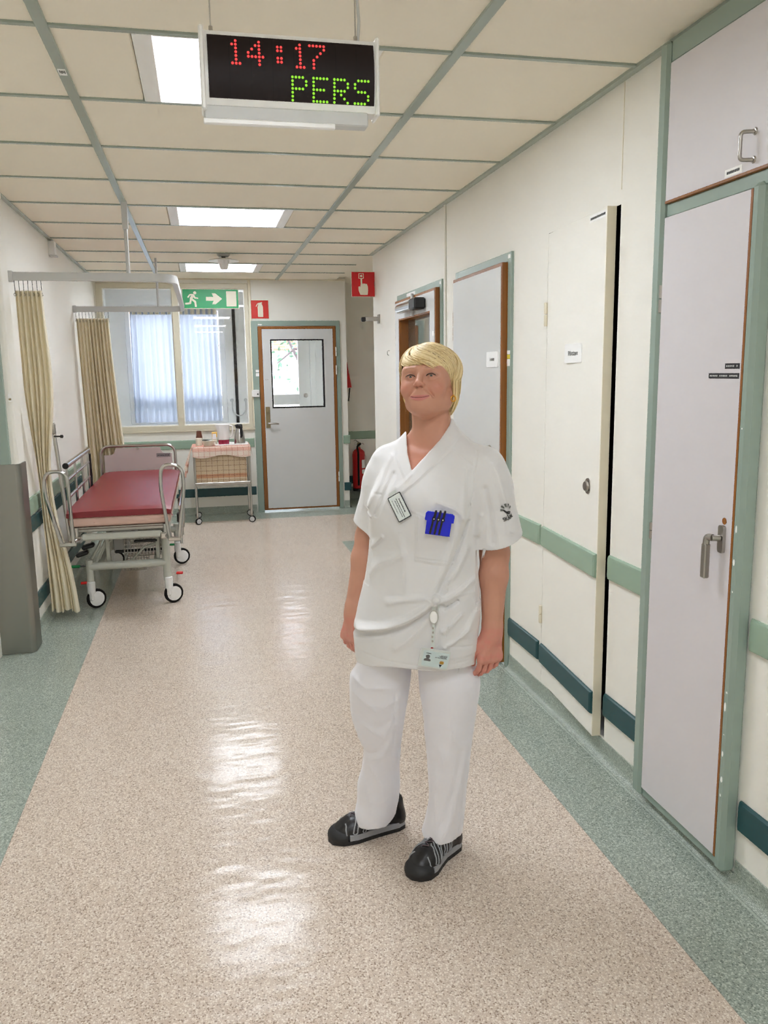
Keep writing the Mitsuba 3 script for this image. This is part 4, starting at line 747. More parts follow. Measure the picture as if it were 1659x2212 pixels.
put(e+'__pin_ring', mv(rot(trimesh.creation.torus(.014, .0018, major_sections=14, minor_sections=5), 1.5, (1, 0, 0)), FX-.035, FY-.02, .69), 'steel')
put(e+'__hose', tube(bend([(FX+.02, FY-.02, .685), (FX-.03, FY-.05, .66), (FX-.020, FY-.088, .60), (FX-.022, FY-.088, .20)], .05), .011, 10), 'black_matte', smooth=True)
for z0, z1 in ((.40, .50), (.335, .385)):
    th = np.linspace(-1.25, -.45, 8); V = [[FX+.0757*math.cos(a), FY+.0757*math.sin(a), z] for a in th for z in (z0, z1)]
    put(e+'__label', tri(V, [q for i in range(7) for q in ([2*i, 2*i+2, 2*i+3], [2*i, 2*i+3, 2*i+1])]), 'paper', smooth=True)
put(e+'__wall_bracket', box(FX-.02, FX+.02, FY+.07, 9.62, .35, .60, .003), 'steel')
g = thing('black_bag', 'black bag with a strap on the floor beside the fire extinguisher', 'bag')
bag = m3.Manifold.batch_hull([m3.Manifold.sphere(r_, 16).translate(q) for r_, q in [(.05, (1.90, 9.38, .05)), (.05, (2.06, 9.40, .05)), (.05, (1.90, 9.46, .05)), (.05, (2.06, 9.5, .05)), (.04, (1.93, 9.43, .27)), (.04, (2.02, 9.46, .25))]])
put(g+'__body', bag, 'black_matte', smooth=40); put(g+'__strap', tube(bend([(1.90, 9.40, .24), (1.90, 9.36, .37), (2.0, 9.38, .38), (2.02, 9.42, .24)], .05), .010, 8), 'black_plastic', smooth=True)
put(g+'__buckle', box(1.845, 1.885, 9.345, 9.352, .10, .15, .004), 'steel')
g = thing('red_pouch', 'narrow red pouch with dark pull tabs hanging at the recess corner', 'pouch')
put(g+'__pouch', tri([(1.58, 9.30, 1.70), (1.612, 9.30, 1.70), (1.665, 9.25, 1.35), (1.58, 9.25, 1.35), (1.58, 9.44, 1.70), (1.612, 9.44, 1.70), (1.665, 9.48, 1.35), (1.58, 9.48, 1.35)], [[0, 1, 2], [0, 2, 3], [4, 6, 5], [4, 7, 6], [1, 5, 6], [1, 6, 2], [0, 4, 5], [0, 5, 1], [3, 2, 6], [3, 6, 7]]), 'red_gloss')
put(g+'__pull_tab', box(1.620, 1.632, 9.28, 9.29, 1.22, 1.35, .002), 'paper'); put(g+'__pull_tab', rot(box(1.640, 1.654, 9.275, 9.285, 1.20, 1.35, .002), .12, (0, 1, 0), (1.61, 9.28, 1.35)), 'ink')
# ================================================================ the person (built in a frame of her own: u to the viewer's right, d away, z up)
PO = np.array([0.60, 2.33, 0.0]); PU = np.array([0.968407, -0.249375, 0.0]); PD = np.array([0.249375, 0.968407, 0.0])
PM = np.eye(4); PM[:3, 0], PM[:3, 1], PM[:3, 2], PM[:3, 3] = PU, PD, [0, 0, 1], PO
def body_put(key, m, bs, smooth=True, color=None):
    m = m.copy(); m.apply_transform(PM); return put(key, m, bs, smooth, color=color)
class Field:
    """a signed distance grid on axes that need not be evenly spaced; negative inside"""
    def __init__(s, xs, ys, zs): s.ax = [np.asarray(a, np.float32) for a in (xs, ys, zs)]; s.F = np.full([len(a) for a in s.ax], .08, np.float32)
    def part(s, lo, hi):
        sl = tuple(slice(max(np.searchsorted(a, l)-1, 0), min(np.searchsorted(a, h)+1, len(a))) for a, l, h in zip(s.ax, lo, hi))
        return sl, [a[q].reshape([-1 if i == k else 1 for i in range(3)]) for k, (a, q) in enumerate(zip(s.ax, sl))]
    def add(s, fn, lo, hi, k=.01, cut=False):
        m = 3*k + .018; sl, (X, Y, Z) = s.part(np.asarray(lo)-m, np.asarray(hi)+m)
        if any(q.start >= q.stop for q in sl): return
        v = np.asarray(fn(X, Y, Z), np.float32); a = s.F[sl]
        if cut:
            h = np.clip(k-np.abs(a+v), 0, None)/k; s.F[sl] = np.maximum(a, -v) + h*h*k*.25
        else:
            h = np.clip(k-np.abs(a-v), 0, None)/k; s.F[sl] = np.minimum(a, v) - h*h*k*.25
    def cone(s, p, q, r0, r1, k=.01, cut=False):
        p, q = np.asarray(p, float), np.asarray(q, float); w = q-p; L = w@w; R = max(r0, r1)
        def fn(X, Y, Z):
            t = np.clip(((X-p[0])*w[0]+(Y-p[1])*w[1]+(Z-p[2])*w[2])/L, 0, 1)
            return np.sqrt((X-p[0]-t*w[0])**2+(Y-p[1]-t*w[1])**2+(Z-p[2]-t*w[2])**2) - (r0+(r1-r0)*t)
        s.add(fn, np.minimum(p, q)-R, np.maximum(p, q)+R, k, cut)
    def ell(s, c, r, k=.01, cut=False, R=None):
        c, r = np.asarray(c, float), np.asarray(r, float); M = np.eye(3) if R is None else R; big = np.abs(M)@r
        def fn(X, Y, Z):
            x, y, z = X-c[0], Y-c[1], Z-c[2]
            a, b_, e = [x*M[0, i]+y*M[1, i]+z*M[2, i] for i in range(3)]
            k0 = np.sqrt((a/r[0])**2+(b_/r[1])**2+(e/r[2])**2); k1 = np.sqrt((a/r[0]**2)**2+(b_/r[1]**2)**2+(e/r[2]**2)**2)
            return k0*(k0-1)/np.maximum(k1, 1e-6)
        s.add(fn, c-big, c+big, k, cut)
    def mesh(s):
        F = s.F; I = F < 0; n = F.shape; c = np.zeros([d-1 for d in n], np.int8)
        for a in np.ndindex(2, 2, 2): c += I[a[0]:n[0]-1+a[0], a[1]:n[1]-1+a[1], a[2]:n[2]-1+a[2]]
        act = (c > 0) & (c < 8); idx = np.argwhere(act); num = np.full(act.shape, -1, np.int64); num[act] = np.arange(len(idx))
        P, cnt = np.zeros((len(idx), 3)), np.zeros(len(idx))
        val = {a: F[tuple((idx+a).T)] for a in np.ndindex(2, 2, 2)}
        pos = {a: np.stack([s.ax[k][idx[:, k]+a[k]] for k in range(3)], 1).astype(float) for a in np.ndindex(2, 2, 2)}
        for a in np.ndindex(2, 2, 2):
            for k in range(3):
                if a[k] == 0:
                    b_ = list(a); b_[k] = 1; b_ = tuple(b_); e = (val[a] < 0) != (val[b_] < 0)
                    t = (val[a][e]/(val[a][e]-val[b_][e]))[:, None]; P[e] += pos[a][e]*(1-t)+pos[b_][e]*t; cnt[e] += 1
        P /= cnt[:, None]; Q = []
        for k in range(3):
            i, j = (k+1) % 3, (k+2) % 3; lo = [slice(None)]*3; hi = [slice(None)]*3; lo[k] = slice(0, n[k]-1); hi[k] = slice(1, n[k])
            A, B = I[tuple(lo)], I[tuple(hi)]; E = np.argwhere(A != B); E = E[(E[:, i] > 0) & (E[:, j] > 0) & (E[:, i] < n[i]-1) & (E[:, j] < n[j]-1)]
            flip = A[tuple(E.T)]; q = []
            for di, dj in ((0, 0), (-1, 0), (-1, -1), (0, -1)):
                e = E.copy(); e[:, i] += di; e[:, j] += dj; q.append(num[tuple(e.T)])
            q = np.stack(q, 1); q[~flip] = q[~flip][:, ::-1]; Q.append(q)
        Q = np.vstack(Q); return tri(P, np.vstack([Q[:, [0, 1, 2]], Q[:, [0, 2, 3]]]))
    def front(s, u, z):
        """the depth at which a line of sight from the front meets the surface at (u, z)"""
        a = s.F[np.abs(s.ax[0]-u).argmin(), :, np.abs(s.ax[2]-z).argmin()]; i = np.argmax(a < 0)
        return float(s.ax[1][i-1] + (s.ax[1][i]-s.ax[1][i-1])*a[i-1]/(a[i-1]-a[i])) if i > 0 else float(s.ax[1][0])
def smooth_mesh(m, n=6):
    from scipy.sparse import coo_matrix
    from scipy.sparse.csgraph import connected_components
    f = m.faces; e = np.vstack([f[:, :2], f[:, 1:]]); c = connected_components(coo_matrix((np.ones(len(e)), (e[:, 0], e[:, 1])), shape=(len(m.vertices),)*2), directed=False)[1]
    big = np.argmax(np.bincount(c)); keep = c == big; ix = np.cumsum(keep)-1; m = tri(m.vertices[keep], ix[f[keep[f[:, 0]]]])      # crumbs fall away
    return trimesh.smoothing.filter_taubin(m, lamb=.5, nu=.52, iterations=n)
def rotm(ang, ax): return trimesh.transformations.rotation_matrix(ang, ax)[:3, :3]
def loft(tab, psi):
    T_ = np.array(sorted(tab)); fs = [PchipInterpolator(T_[:, 0], T_[:, k]) for k in range(1, 5)]; c, s = math.cos(psi), math.sin(psi)
    def fn(grow=0.0):
        def f(X, Y, Z):
            z = np.clip(Z, T_[0, 0], T_[-1, 0]); cu, cd, a, b_ = [g(z) for g in fs]; a, b_ = a+grow, b_+grow
            x, y = (X-cu)*c - (Y-cd)*s, (X-cu)*s + (Y-cd)*c
            k0 = np.sqrt((x/a)**2+(y/b_)**2); k1 = np.sqrt((x/a**2)**2+(y/b_**2)**2)
            return np.maximum(k0*(k0-1)/np.maximum(k1, 1e-5), np.maximum(T_[0, 0]-Z, Z-T_[-1, 0]))
        return f
    return fn
PSI = math.radians(24)
TORSO = loft([(.600, .004, .005, .186, .135), (.66, -.003, .005, .194, .138), (.73, -.004, .005, .200, .138), (.80, .006, .003, .196, .136), (.90, .020, .0, .184, .128), (1.00, .024, .0, .172, .124), (1.08, .030, -.004, .170, .128), (1.15, .038, -.004, .170, .126),
              (1.22, .050, .002, .172, .112), (1.27, .058, .012, .168, .092), (1.305, .061, .020, .140, .074), (1.34, .060, .026, .098, .062), (1.375, .058, .030, .066, .056), (1.40, .057, .032, .058, .052)], PSI)
def bl(x, y, z): return np.array([x*math.cos(PSI)+y*math.sin(PSI), -x*math.sin(PSI)+y*math.cos(PSI), z])   # body left/back -> u, d
# joints
SHR, ELR, WRR = np.array([-.082, .085, 1.262]), np.array([-.140, .100, 1.02]), np.array([-.192, .055, .782])
SHL, ELL, WRL = np.array([.212, -.052, 1.262]), np.array([.240, -.020, .99]), np.array([.230, -.055, .752])
HO = np.array([.047, .0, 1.5005])
HR = np.array([[math.cos(.31), math.sin(.31), 0], [-math.sin(.31), math.cos(.31), 0], [0, 0, 1]]) @ rotm(math.radians(-3.0), (0, 1, 0)) @ rotm(math.radians(-11.0), (1, 0, 0))
def hp(x, y, z): return HO + HR @ np.array([x, y, z])
# ---------------------------------------------------------------- skin: one continuous body
def axis(*spans):
    out = []
    for a, b_, h in spans: out.append(np.arange(a, b_-h*.3, h))
    return np.concatenate(out)
B = Field(axis((-.272, .332, .0018)), axis((-.170, .200, .0018)), axis((.02, .56, .012), (.56, .80, .0019), (.80, 1.20, .006), (1.20, 1.37, .0032), (1.37, 1.66, .0017)))
B.add(lambda X, Y, Z: TORSO(-.016)(X, Y, Z) , (-.2, -.15, .80), (.25, .16, 1.38), .01)
for sgn, hip, knee, ank in ((-1, (-.095, .03, .80), (-.11, .05, .43), (-.128, .115, .08)), (1, (.10, .0, .80), (.10, -.005, .43), (.085, .0, .08))):
    B.cone(hip, knee, .075, .05, .02); B.cone(knee, ank, .05, .035, .02)
B.cone((.058, .040, 1.30), hp(0, .030, -.055), .059, .051, .02)
B.cone(bl(.03, -.02, 1.33)+[.058, .03, 0], hp(.045, .02, -.06), .012, .014, .025); B.cone(bl(-.02, -.03, 1.32)+[.058, .03, 0], hp(-.045, .02, -.06), .012, .014, .025)
for a in (-1, 1): B.cone(bl(.012*a, -.056, 1.283)+[.058, .02, 0], bl(.058*a, -.046, 1.294)+[.058, .02, 0], .010, .007, .02)
for S_, E_, W_ in ((SHR, ELR, WRR), (SHL, ELL, WRL)):
    B.cone(S_*.9+E_*.1-[0, 0, .012], E_, .040, .041, .02); B.cone(E_, E_*.72+W_*.28, .042, .0405, .02); B.cone(E_*.72+W_*.28, W_, .0405, .0285, .02)
def hand(W_, h, n, a, curl, spread=1.0):
    h, n, a = [np.asarray(q, float)/np.linalg.norm(q) for q in (h, n, a)]; P = lambda x, y, z=0.0: W_ + a*x + h*y + n*z
    B.cone(P(.0, -.02), P(0, .012), .028, .026, .015)
    for x0, x1 in ((-.014, -.029), (.0, -.009), (.006, .010), (.014, .027)): B.cone(P(x0, .0), P(x1, .078, .002), .0165, .0135, .012)
    B.ell(P(.016, .036, -.008), (.018, .018, .024), .012)
    for x, L_, c_, r_ in ((.0295, .068, 1.0, .0088), (.0100, .077, 1.05, .0090), (-.0100, .071, 1.1, .0087), (-.0288, .054, 1.2, .0078)):
        p, ang = P(x*1.02, .080, .003), 0.0; B.cone(p-h*.012, p, .0108, .0105, .008)
        for f, da in ((.45, curl*.55), (.30, curl*.9), (.25, curl*.6)):
            ang += da*c_; q = p + L_*f*(math.cos(ang)*h - math.sin(ang)*n) + a*(x*.04*(spread-1)); B.cone(p, q, r_, r_*.93, .0025); r_ *= .93; p = q
    t0, t1, t2, t3 = P(.020, .014, -.006), P(.040, .042, -.014), P(.046, .072, -.020), P(.040, .096, -.024)
    B.cone(t0, t1, .0150, .0130, .012); B.cone(t1, t2, .0115, .0102, .005); B.cone(t2, t3, .0102, .0085, .004)
hand(WRL, (-.10, -.05, -1), (.42, -.90, .02), (-.90, -.42, .0), .50)
hand(WRR, (-.16, -.05, -1), (-.78, -.60, .05), (.60, -.78, .0), .62)
# head
hl = lambda c, r, k=.01, cut=False, R=None: B.ell(hp(*c), r, k, cut, HR if R is None else HR@R)
hc = lambda p, q, r0, r1, k=.008, cut=False: B.cone(hp(*p), hp(*q), r0, r1, k, cut)
hl((0, .014, .026), (.0715, .090, .068), .01)
hl((0, -.030, -.030), (.0600, .055, .072), .03)
hl((0, -.034, -.062), (.0440, .046, .036), .025)
for a in (-1, 1):
    hc((.058*a, .010, -.036), (.046*a, -.006, -.068), .015, .014, .025); hc((.046*a, -.006, -.068), (.014*a, -.066, -.084), .014, .012, .025)
    hl((.040*a, -.058, -.034), (.026, .022, .024), .02)
    hc((.012*a, -.0800, .020), (.046*a, -.066, .022), .0085, .0075, .014)
    hl((.0305*a, -.0890, -.002), (.0170, .0125, .0105), .012, True)
    hl((.0305*a, -.0655, -.001), (.0150, .0150, .0142), .004); hl((.054*a, -.030, .006), (.014, .034, .034), .02)
hl((0, -.070, -.084), (.020, .017, .014), .018)
hc((0, -.048, -.081), (0, -.002, -.077), .018, .022, .03)
hc((0, -.080, .012), (0, -.0985, -.0235), .0068, .0098, .010); hl((0, -.1010, -.0260), (.0100, .0090, .0085), .005)
for a in (-1, 1): hl((.0118*a, -.0905, -.0300), (.0072, .0095, .0070), .005); hl((.0064*a, -.0965, -.0362), (.0038, .0055, .0036), .002, True)
hl((0, -.0745, -.058), (.032, .0165, .022), .015)
mth = lambda x, dz=0.0, dy=0.0: (x, -.0905+8.5*x*x+dy, -.0640+dz+6.5*x*x)
for x0 in np.linspace(-.024, .018, 7):
    x1 = x0+.007; e0, e1 = 1-(x0/.028)**2, 1-(x1/.028)**2
    hc(mth(x0, .0026, .0014), mth(x1, .0026, .0014), .0029*e0+.0010, .0029*e1+.0010, .004); hc(mth(x0, -.0036, .0012), mth(x1, -.0036, .0012), .0036*e0+.0010, .0036*e1+.0010, .004)
for x0 in np.linspace(-.027, .0225, 12): hc(mth(x0, -.0002, -.0036), mth(x0+.0045, -.0002, -.0036), .0012, .0012, .002, True)
for a in (-1, 1):
    hc((.017*a, -.0900, -.034), (.034*a, -.0760, -.058), .0022, .0018, .011, True)   # smile lines
    hl((.0725*a, .014, -.018), (.0075, .018, .029), .006, False, rotm(.25*a, (0, 0, 1))); hl((.0775*a, .010, -.012), (.0035, .010, .016), .004, True, rotm(.25*a, (0, 0, 1))); hl((.0705*a, .002, -.043), (.0065, .008, .010), .005)
    # the opening between the lids
    for x0 in np.linspace(-.0115, .0085, 6):
        e = lambda x: .0050*max(1-(x/.0138)**2, .05)**.6
        hc((.0305*a+x0, -.0830, -.0005-.0012*abs(x0)/.01), (.0305*a+x0+.003, -.0830, -.0005-.0012*abs(x0+.003)/.01), e(x0), e(x0+.003), .0012, True)
body = smooth_mesh(B.mesh(), 4)
def skin_color(m):
    V = m.vertices; H_ = (V-HO)@HR; x, y, z = H_.T; c = np.tile(lin(188, 138, 116), (len(V), 1))
    def mixc(col, w): c[:] = c*(1-w[:, None]) + np.array(lin(*col))*w[:, None]
    fb = lambda s, sd: meshkit.fbm(V*s, 3, sd)
    mixc((178, 124, 104), np.clip(.9*(fb(26, 1)-.35), 0, .6))
    face = (z > -.13) & (V[:, 2] > 1.38)
    g = lambda cx, cy, cz, r: np.exp(-(((x-cx)/r[0])**2+((y-cy)/r[1])**2+((z-cz)/r[2])**2))*face
    mixc((196, 146, 122), .55*g(0, -.07, .04, (.06, .06, .03)))
    for a in (-1, 1): mixc((184, 108, 92), .55*g(.043*a, -.065, -.036, (.022, .03, .018))); mixc((150, 98, 84), .40*g(.0305*a, -.085, .001, (.018, .02, .010)))
    mixc((200, 118, 102), .5*g(0, -.10, -.030, (.012, .012, .010)))
    e = np.clip(1-((x)/.0285)**2, 0, 1); dm = z-(-.0640+6.5*x*x); lip = face*(y < -.068)*np.clip(1.4-np.abs((dm+.0010)/(.0064*e**.6+.0006)), 0, 1)*(e > 0)
    mixc((184, 108, 106), .8*np.clip(lip*1.6, 0, 1)); mixc((96, 44, 44), .9*face*(y < -.068)*np.exp(-(dm/.0011)**2)*(np.abs(x) < .0275))
    for a in (-1, 1): mixc((70, 32, 26), .9*g(.0064*a, -.0965, -.0352, (.0034, .007, .0030)))
    for a in (-1, 1):   # brows
        xb = (x-.0305*a)*a; zb = .0205 + .0035*np.exp(-((xb-.006)/.012)**2) - .10*np.clip(xb-.008, 0, 1); w = face*(y < -.045)*np.exp(-((z-zb)/.0026)**2)*np.clip((xb+.019)/.006, 0, 1)*np.clip((.022-xb)/.008, 0, 1)
        mixc((140, 98, 68), .75*w*(.6+.4*fb(300, 5)))
    hd = np.clip((.80-V[:, 2])/.06, 0, 1)*(V[:, 2] > .5); mixc((200, 134, 122), .55*hd); mixc((200, 120, 110), .45*hd*np.clip((fb(60, 4)-.4)*4, 0, 1))
    mixc((182, 112, 92), .5*np.exp(-(((V[:, 0]-.02)/.05)**2+((V[:, 2]-1.27)/.05)**2))*(V[:, 1] < .02)*(~face))
    return c
mat('skin', (196, 143, 120), rough=.48, spec=.35); scene['skin']['bsdf']['base_color'] = {'type': 'mesh_attribute', 'name': 'vertex_color'}
pp = thing('person', 'woman with short blond hair in a white tunic and trousers standing in the corridor', 'person')
body_put(pp+'__body', body, 'skin', True, skin_color(body))
# eyes
mat('eye_ball', (230, 225, 220), rough=.12, spec=.6); scene['eye_ball']['bsdf']['base_color'] = {'type': 'mesh_attribute', 'name': 'vertex_color'}
for a in (-1, 1):
    e = trimesh.creation.icosphere(subdivisions=4, radius=.0124); c0 = hp(.0305*a, -.0668, -.001); gz = np.array([.0, -1.0, .0]); gz = gz/np.linalg.norm(gz)
    an = np.degrees(np.arccos(np.clip(e.vertices@gz/.0124, -1, 1)))
    col = np.where(an[:, None] < 15, [.008, .008, .010], np.where(an[:, None] < 33, lin(70, 66, 60), np.where(an[:, None] < 37, lin(36, 34, 34), lin(214, 204, 198))))
    body_put(pp+'__eye', mv(e, *c0), 'eye_ball', True, col)
    lash = [hp(.0305*a+x, -.0815+14*x*x*.9, -.0010+.0056*max(1-(x/.0148)**2, 0)**.6-.0012*abs(x)/.01) for x in np.linspace(-.0145, .0145, 11)]
    body_put(pp+'__eyelash', tube(lash, [.0004]+[.0013]*9+[.0005], 5), 'lash')
mat('lash', (46, 34, 28), rough=.7); mat('gold', (214, 160, 70), rough=.25, metal=1.0)
body_put(pp+'__earring', mv(cat(trimesh.creation.torus(.0075, .0022, major_sections=18, minor_sections=8).apply_transform(trimesh.transformations.rotation_matrix(1.45, (1, .3, 0))), mv(trimesh.creation.icosphere(subdivisions=2, radius=.0032), 0, 0, .009)), *hp(.0755, -.006, -.058)), 'gold')
# ---------------------------------------------------------------- hair: a cap and many locks swept from a side parting
rg = np.random.default_rng(8)
HC, HRAD = np.array([0, .016, .028]), np.array([.0765, .0925, .0715])
def scalp(dv, lift):
    """a point over the skull in direction dv (head axes), lifted outwards"""
    dv = dv/np.linalg.norm(dv, axis=-1, keepdims=True); t = 1/np.sqrt(((dv/HRAD)**2).sum(-1, keepdims=True)); return HC + dv*(t+lift)
def sdir(az, el):
    az, el = np.radians(az), np.radians(el); return np.stack([np.sin(az)*np.cos(el), -np.cos(az)*np.cos(el), np.sin(el)], -1)   # az 0 = face, + to her left
LV, LF, LC = [], [], []; LN = 0
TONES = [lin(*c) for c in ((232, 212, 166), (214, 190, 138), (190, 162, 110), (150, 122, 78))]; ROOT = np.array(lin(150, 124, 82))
def hair_lock(D, lifts, w, th, tone, root=1.0):
    global LN
    P = scalp(D, lifts[:, None]); N = P-HC; N /= np.linalg.norm(N, axis=1, keepdims=True); t = np.gradient(P, axis=0); t /= np.maximum(np.linalg.norm(t, axis=1, keepdims=True), 1e-9)
    s_ = np.cross(t, N); s_ /= np.maximum(np.linalg.norm(s_, axis=1, keepdims=True), 1e-9); n = len(P); ts = np.linspace(0, 1, n); an = np.arange(4)*math.pi/2
    prof = np.clip(ts*9+.25, 0, 1)*np.clip((1-ts)*2.6+.06, 0, 1)**.8
    V = (P[:, None] + s_[:, None]*(np.cos(an)[None, :, None]*w*prof[:, None, None]) + N[:, None]*(np.sin(an)[None, :, None]*th*prof[:, None, None])).reshape(-1, 3); F = []
    for i in range(n-1):
        for k in range(4): l = (k+1) % 4; F += [[i*4+k, i*4+l, i*4+4+l], [i*4+k, i*4+4+l, i*4+4+k]]
    LV.append(V); LF.append(np.array(F)+LN); LN += len(V)
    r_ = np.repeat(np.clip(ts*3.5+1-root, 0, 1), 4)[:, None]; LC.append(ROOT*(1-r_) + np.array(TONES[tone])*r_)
def path(ctrl, n=15):
    c = np.asarray(ctrl, float); q = np.linspace(0, len(c)-1, n); return sdir(PchipInterpolator(np.arange(len(c)), c[:, 0])(q), PchipInterpolator(np.arange(len(c)), c[:, 1])(q))
def sweep(lo, hi, count, seed_sp, w, lift, wob=2.0):
    lo, hi = np.asarray(lo, float), np.asarray(hi, float)
    for _ in range(count):
        q = rg.uniform(0, 1); c = lo*(1-q)+hi*q; c = c + np.stack([np.cumsum(rg.normal(0, wob*.6, len(c))), rg.normal(0, wob, len(c))], 1)*np.linspace(.6, 1, len(c))[:, None]
        n = 15; ts = np.linspace(0, 1, n); end = rg.uniform(.80, 1.04); cc = c.copy(); cc[-1] = c[-2]+(c[-1]-c[-2])*end
        hair_lock(path(cc, n), rg.uniform(*lift) + .006*np.sin(math.pi*np.clip(ts*1.1, 0, 1)) - .0015*ts, rg.uniform(*w), rg.uniform(.0007, .0011), int(rg.choice(4, p=[.42, .36, .16, .06])), rg.uniform(.3, .9))
W_ = (.0010, .0024)
# fringe swept from the parting across to her left
sweep([(-30, 58), (-24, 30), (-8, 11), (16, 2), (38, -13), (57, -40)], [(-34, 66), (0, 64), (44, 52), (76, 28), (90, 0), (82, -36)], 1300, 1, W_, (.003, .010))
sweep([(-28, 56), (-24, 34), (-14, 18), (4, 9), (28, 1), (50, -14)], [(-30, 60), (-16, 46), (6, 34), (30, 22), (54, 4), (72, -28)], 480, 1, W_, (.006, .012))
sweep([(-34, 58), (-47, 42), (-52, 23), (-44, 10), (-24, 2)], [(-28, 60), (-32, 40), (-30, 23), (-14, 11), (10, 3)], 480, 1, W_, (.004, .010), 1.4)
# her right side
sweep([(-32, 56), (-40, 42), (-47, 24), (-53, 6), (-62, -14)], [(-50, 66), (-80, 52), (-98, 28), (-104, 4), (-100, -26)], 800, 1, W_, (.005, .012))
# crown and back
for _ in range(1000):
    az = rg.uniform(84, 262); el = np.interp(az, [84, 96, 112, 140, 180, 220, 262], [-40, -30, -46, -58, -58, -54, -30]) + rg.normal(0, 3)
    a0 = 180 + rg.normal(0, 40); c = [(a0*.4+az*.6, 66+rg.normal(0, 5)), (a0*.15+az*.85, 46), (az+rg.normal(0, 3), 16), (az+rg.normal(0, 3), (16+el)/2-4), (az+rg.normal(0, 4), el)]
    hair_lock(path(c), rg.uniform(.003, .011)+.005*np.sin(np.linspace(0, math.pi, 15)), rg.uniform(*W_), rg.uniform(.0007, .0012), int(rg.choice(4, p=[.30, .34, .24, .12])), rg.uniform(.3, 1.0))
sweep([(70, 40), (78, 16), (76, -10), (70, -40)], [(100, 44), (104, 16), (100, -12), (92, -36)], 300, 1, W_, (.007, .013))
sweep([(100, 10), (108, -12), (112, -34), (108, -58)], [(150, 10), (150, -12), (140, -40), (126, -62)], 200, 1, W_, (.002, .008))
# nape and the hair behind her left ear
def free_lock(P, w, th, tone):
    global LN
    P = np.asarray(P); q = np.linspace(0, len(P)-1, 10); P = np.stack([PchipInterpolator(np.arange(len(P)), P[:, k])(q) for k in range(3)], 1); a = LN
    m = tube(P, w*np.clip(np.linspace(1, -.05, 10)*2.4+.12, .08, 1), 6, caps=False); V = np.asarray(m.vertices); LV.append(V); LF.append(np.asarray(m.faces)+a); LN += len(V); LC.append(np.tile(TONES[tone], (len(V), 1)))
for _ in range(420):
    th = rg.uniform(-1.0, math.pi+1.0)*.5 + math.pi/4*0; th = rg.uniform(-.35, math.pi+.35); r0_ = rg.uniform(.9, 1.0); top_ = scalp(sdir(90+np.degrees(th), rg.uniform(-22, 4)), np.array([rg.uniform(.002, .010)]))
    top_ = np.ravel(top_); ze = rg.uniform(-.100, -.060); rr = rg.uniform(.0535, .060); e_ = np.array([rr*math.cos(th), .032+rr*.95*math.sin(th), ze]); mid_ = (top_+e_)/2 + np.array([.010*math.cos(th), .012*math.sin(th), -.004])
    free_lock([top_, mid_, e_], rg.uniform(.0016, .0032), .001, int(rg.choice(4, p=[.12, .28, .35, .25])))
hv = np.vstack(LV)@HR.T + HO
mat('hair', (210, 184, 130), rough=.40, spec=.45); scene['hair']['bsdf']['base_color'] = {'type': 'mesh_attribute', 'name': 'vertex_color'}
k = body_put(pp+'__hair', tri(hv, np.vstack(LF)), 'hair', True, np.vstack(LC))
# the cap under the locks
Hf = Field(np.arange(-.075, .175, .003), np.arange(-.13, .15, .003), np.arange(1.37, 1.66, .003))
Hf.ell(hp(*HC), HRAD+.0055, .004, False, HR)
Xg, Yg, Zg = np.meshgrid(*Hf.ax, indexing='ij'); Hl = (np.stack([Xg, Yg, Zg], -1)-HO)@HR-HC
azg = np.degrees(np.arctan2(Hl[..., 0], -Hl[..., 1])); elg = np.degrees(np.arctan2(Hl[..., 2], np.hypot(Hl[..., 0], Hl[..., 1])))
ed = np.interp(azg, [-180, -140, -105, -88, -66, -54, -46, -34, -20, 0, 20, 40, 56, 68, 80, 95, 112, 140, 180], [-54, -50, -24, -20, -8, 14, 30, 36, 30, 24, 18, 6, -8, -24, -32, -28, -42, -54, -54])
Hf.F = np.maximum(Hf.F, (ed-elg).astype(np.float32)*.0014)
cap = smooth_mesh(Hf.mesh(), 3); body_put(pp+'__hair_base', cap, 'hair', True, np.tile(lin(196, 168, 118), (len(cap.vertices), 1)))
# ---------------------------------------------------------------- tunic
def dline(u, z, pts):
    P = np.asarray(pts, float); d = np.full(np.broadcast(u, z).shape, 9.0)
    for a, b_ in zip(P[:-1], P[1:]):
        w = b_-a; t = np.clip(((u-a[0])*w[0]+(z-a[1])*w[1])/(w@w), 0, 1); d = np.minimum(d, np.hypot(u-a[0]-t*w[0], z-a[1]-t*w[1]))
    return d
def inside(u, z, pts, soft=.0015):
    """about 1 inside the polygon, 0 outside"""
    from matplotlib.path import Path
def polyin(u, z, pts):
    P = np.asarray(pts, float); r = np.zeros(np.broadcast(u, z).shape, bool)
    for (x0, y0), (x1, y1) in zip(P, np.roll(P, -1, 0)):
        c = ((y0 > z) != (y1 > z)) & (u < (x1-x0)*(z-y0)/(y1-y0+1e-12)+x0); r ^= c
    return r
def step(u, z, pts, soft=.0038):
    d = dline(u, z, list(pts)+[pts[0]]); s = np.where(polyin(u, z, pts), d, -d); return np.clip(s/soft*.5+.5, 0, 1)
gauss = lambda d, w: np.exp(-(d/w)**2)
Sf = Field(np.arange(-.245, .375, .0022), np.arange(-.195, .205, .0022), np.arange(.595, 1.415, .0022))
Sf.add(TORSO(0.0), (-.24, -.19, .59), (.3, .2, 1.42), .01)
for a in (-1, 1): Sf.ell(bl(.066*a, -.082, 1.130)+[.036, 0, 0], (.070, .055, .075), .05, False, np.array([[math.cos(PSI), math.sin(PSI), 0], [-math.sin(PSI), math.cos(PSI), 0], [0, 0, 1]]))
def sleeve(S_, E_, r0, r1, tip, k=.035):
    d = (E_-S_)/np.linalg.norm(E_-S_); Sf.cone(S_, S_+d*.06, r0, r0+.004, k); Sf.cone(S_+d*.05, tip, r0+.003, r1, .03)
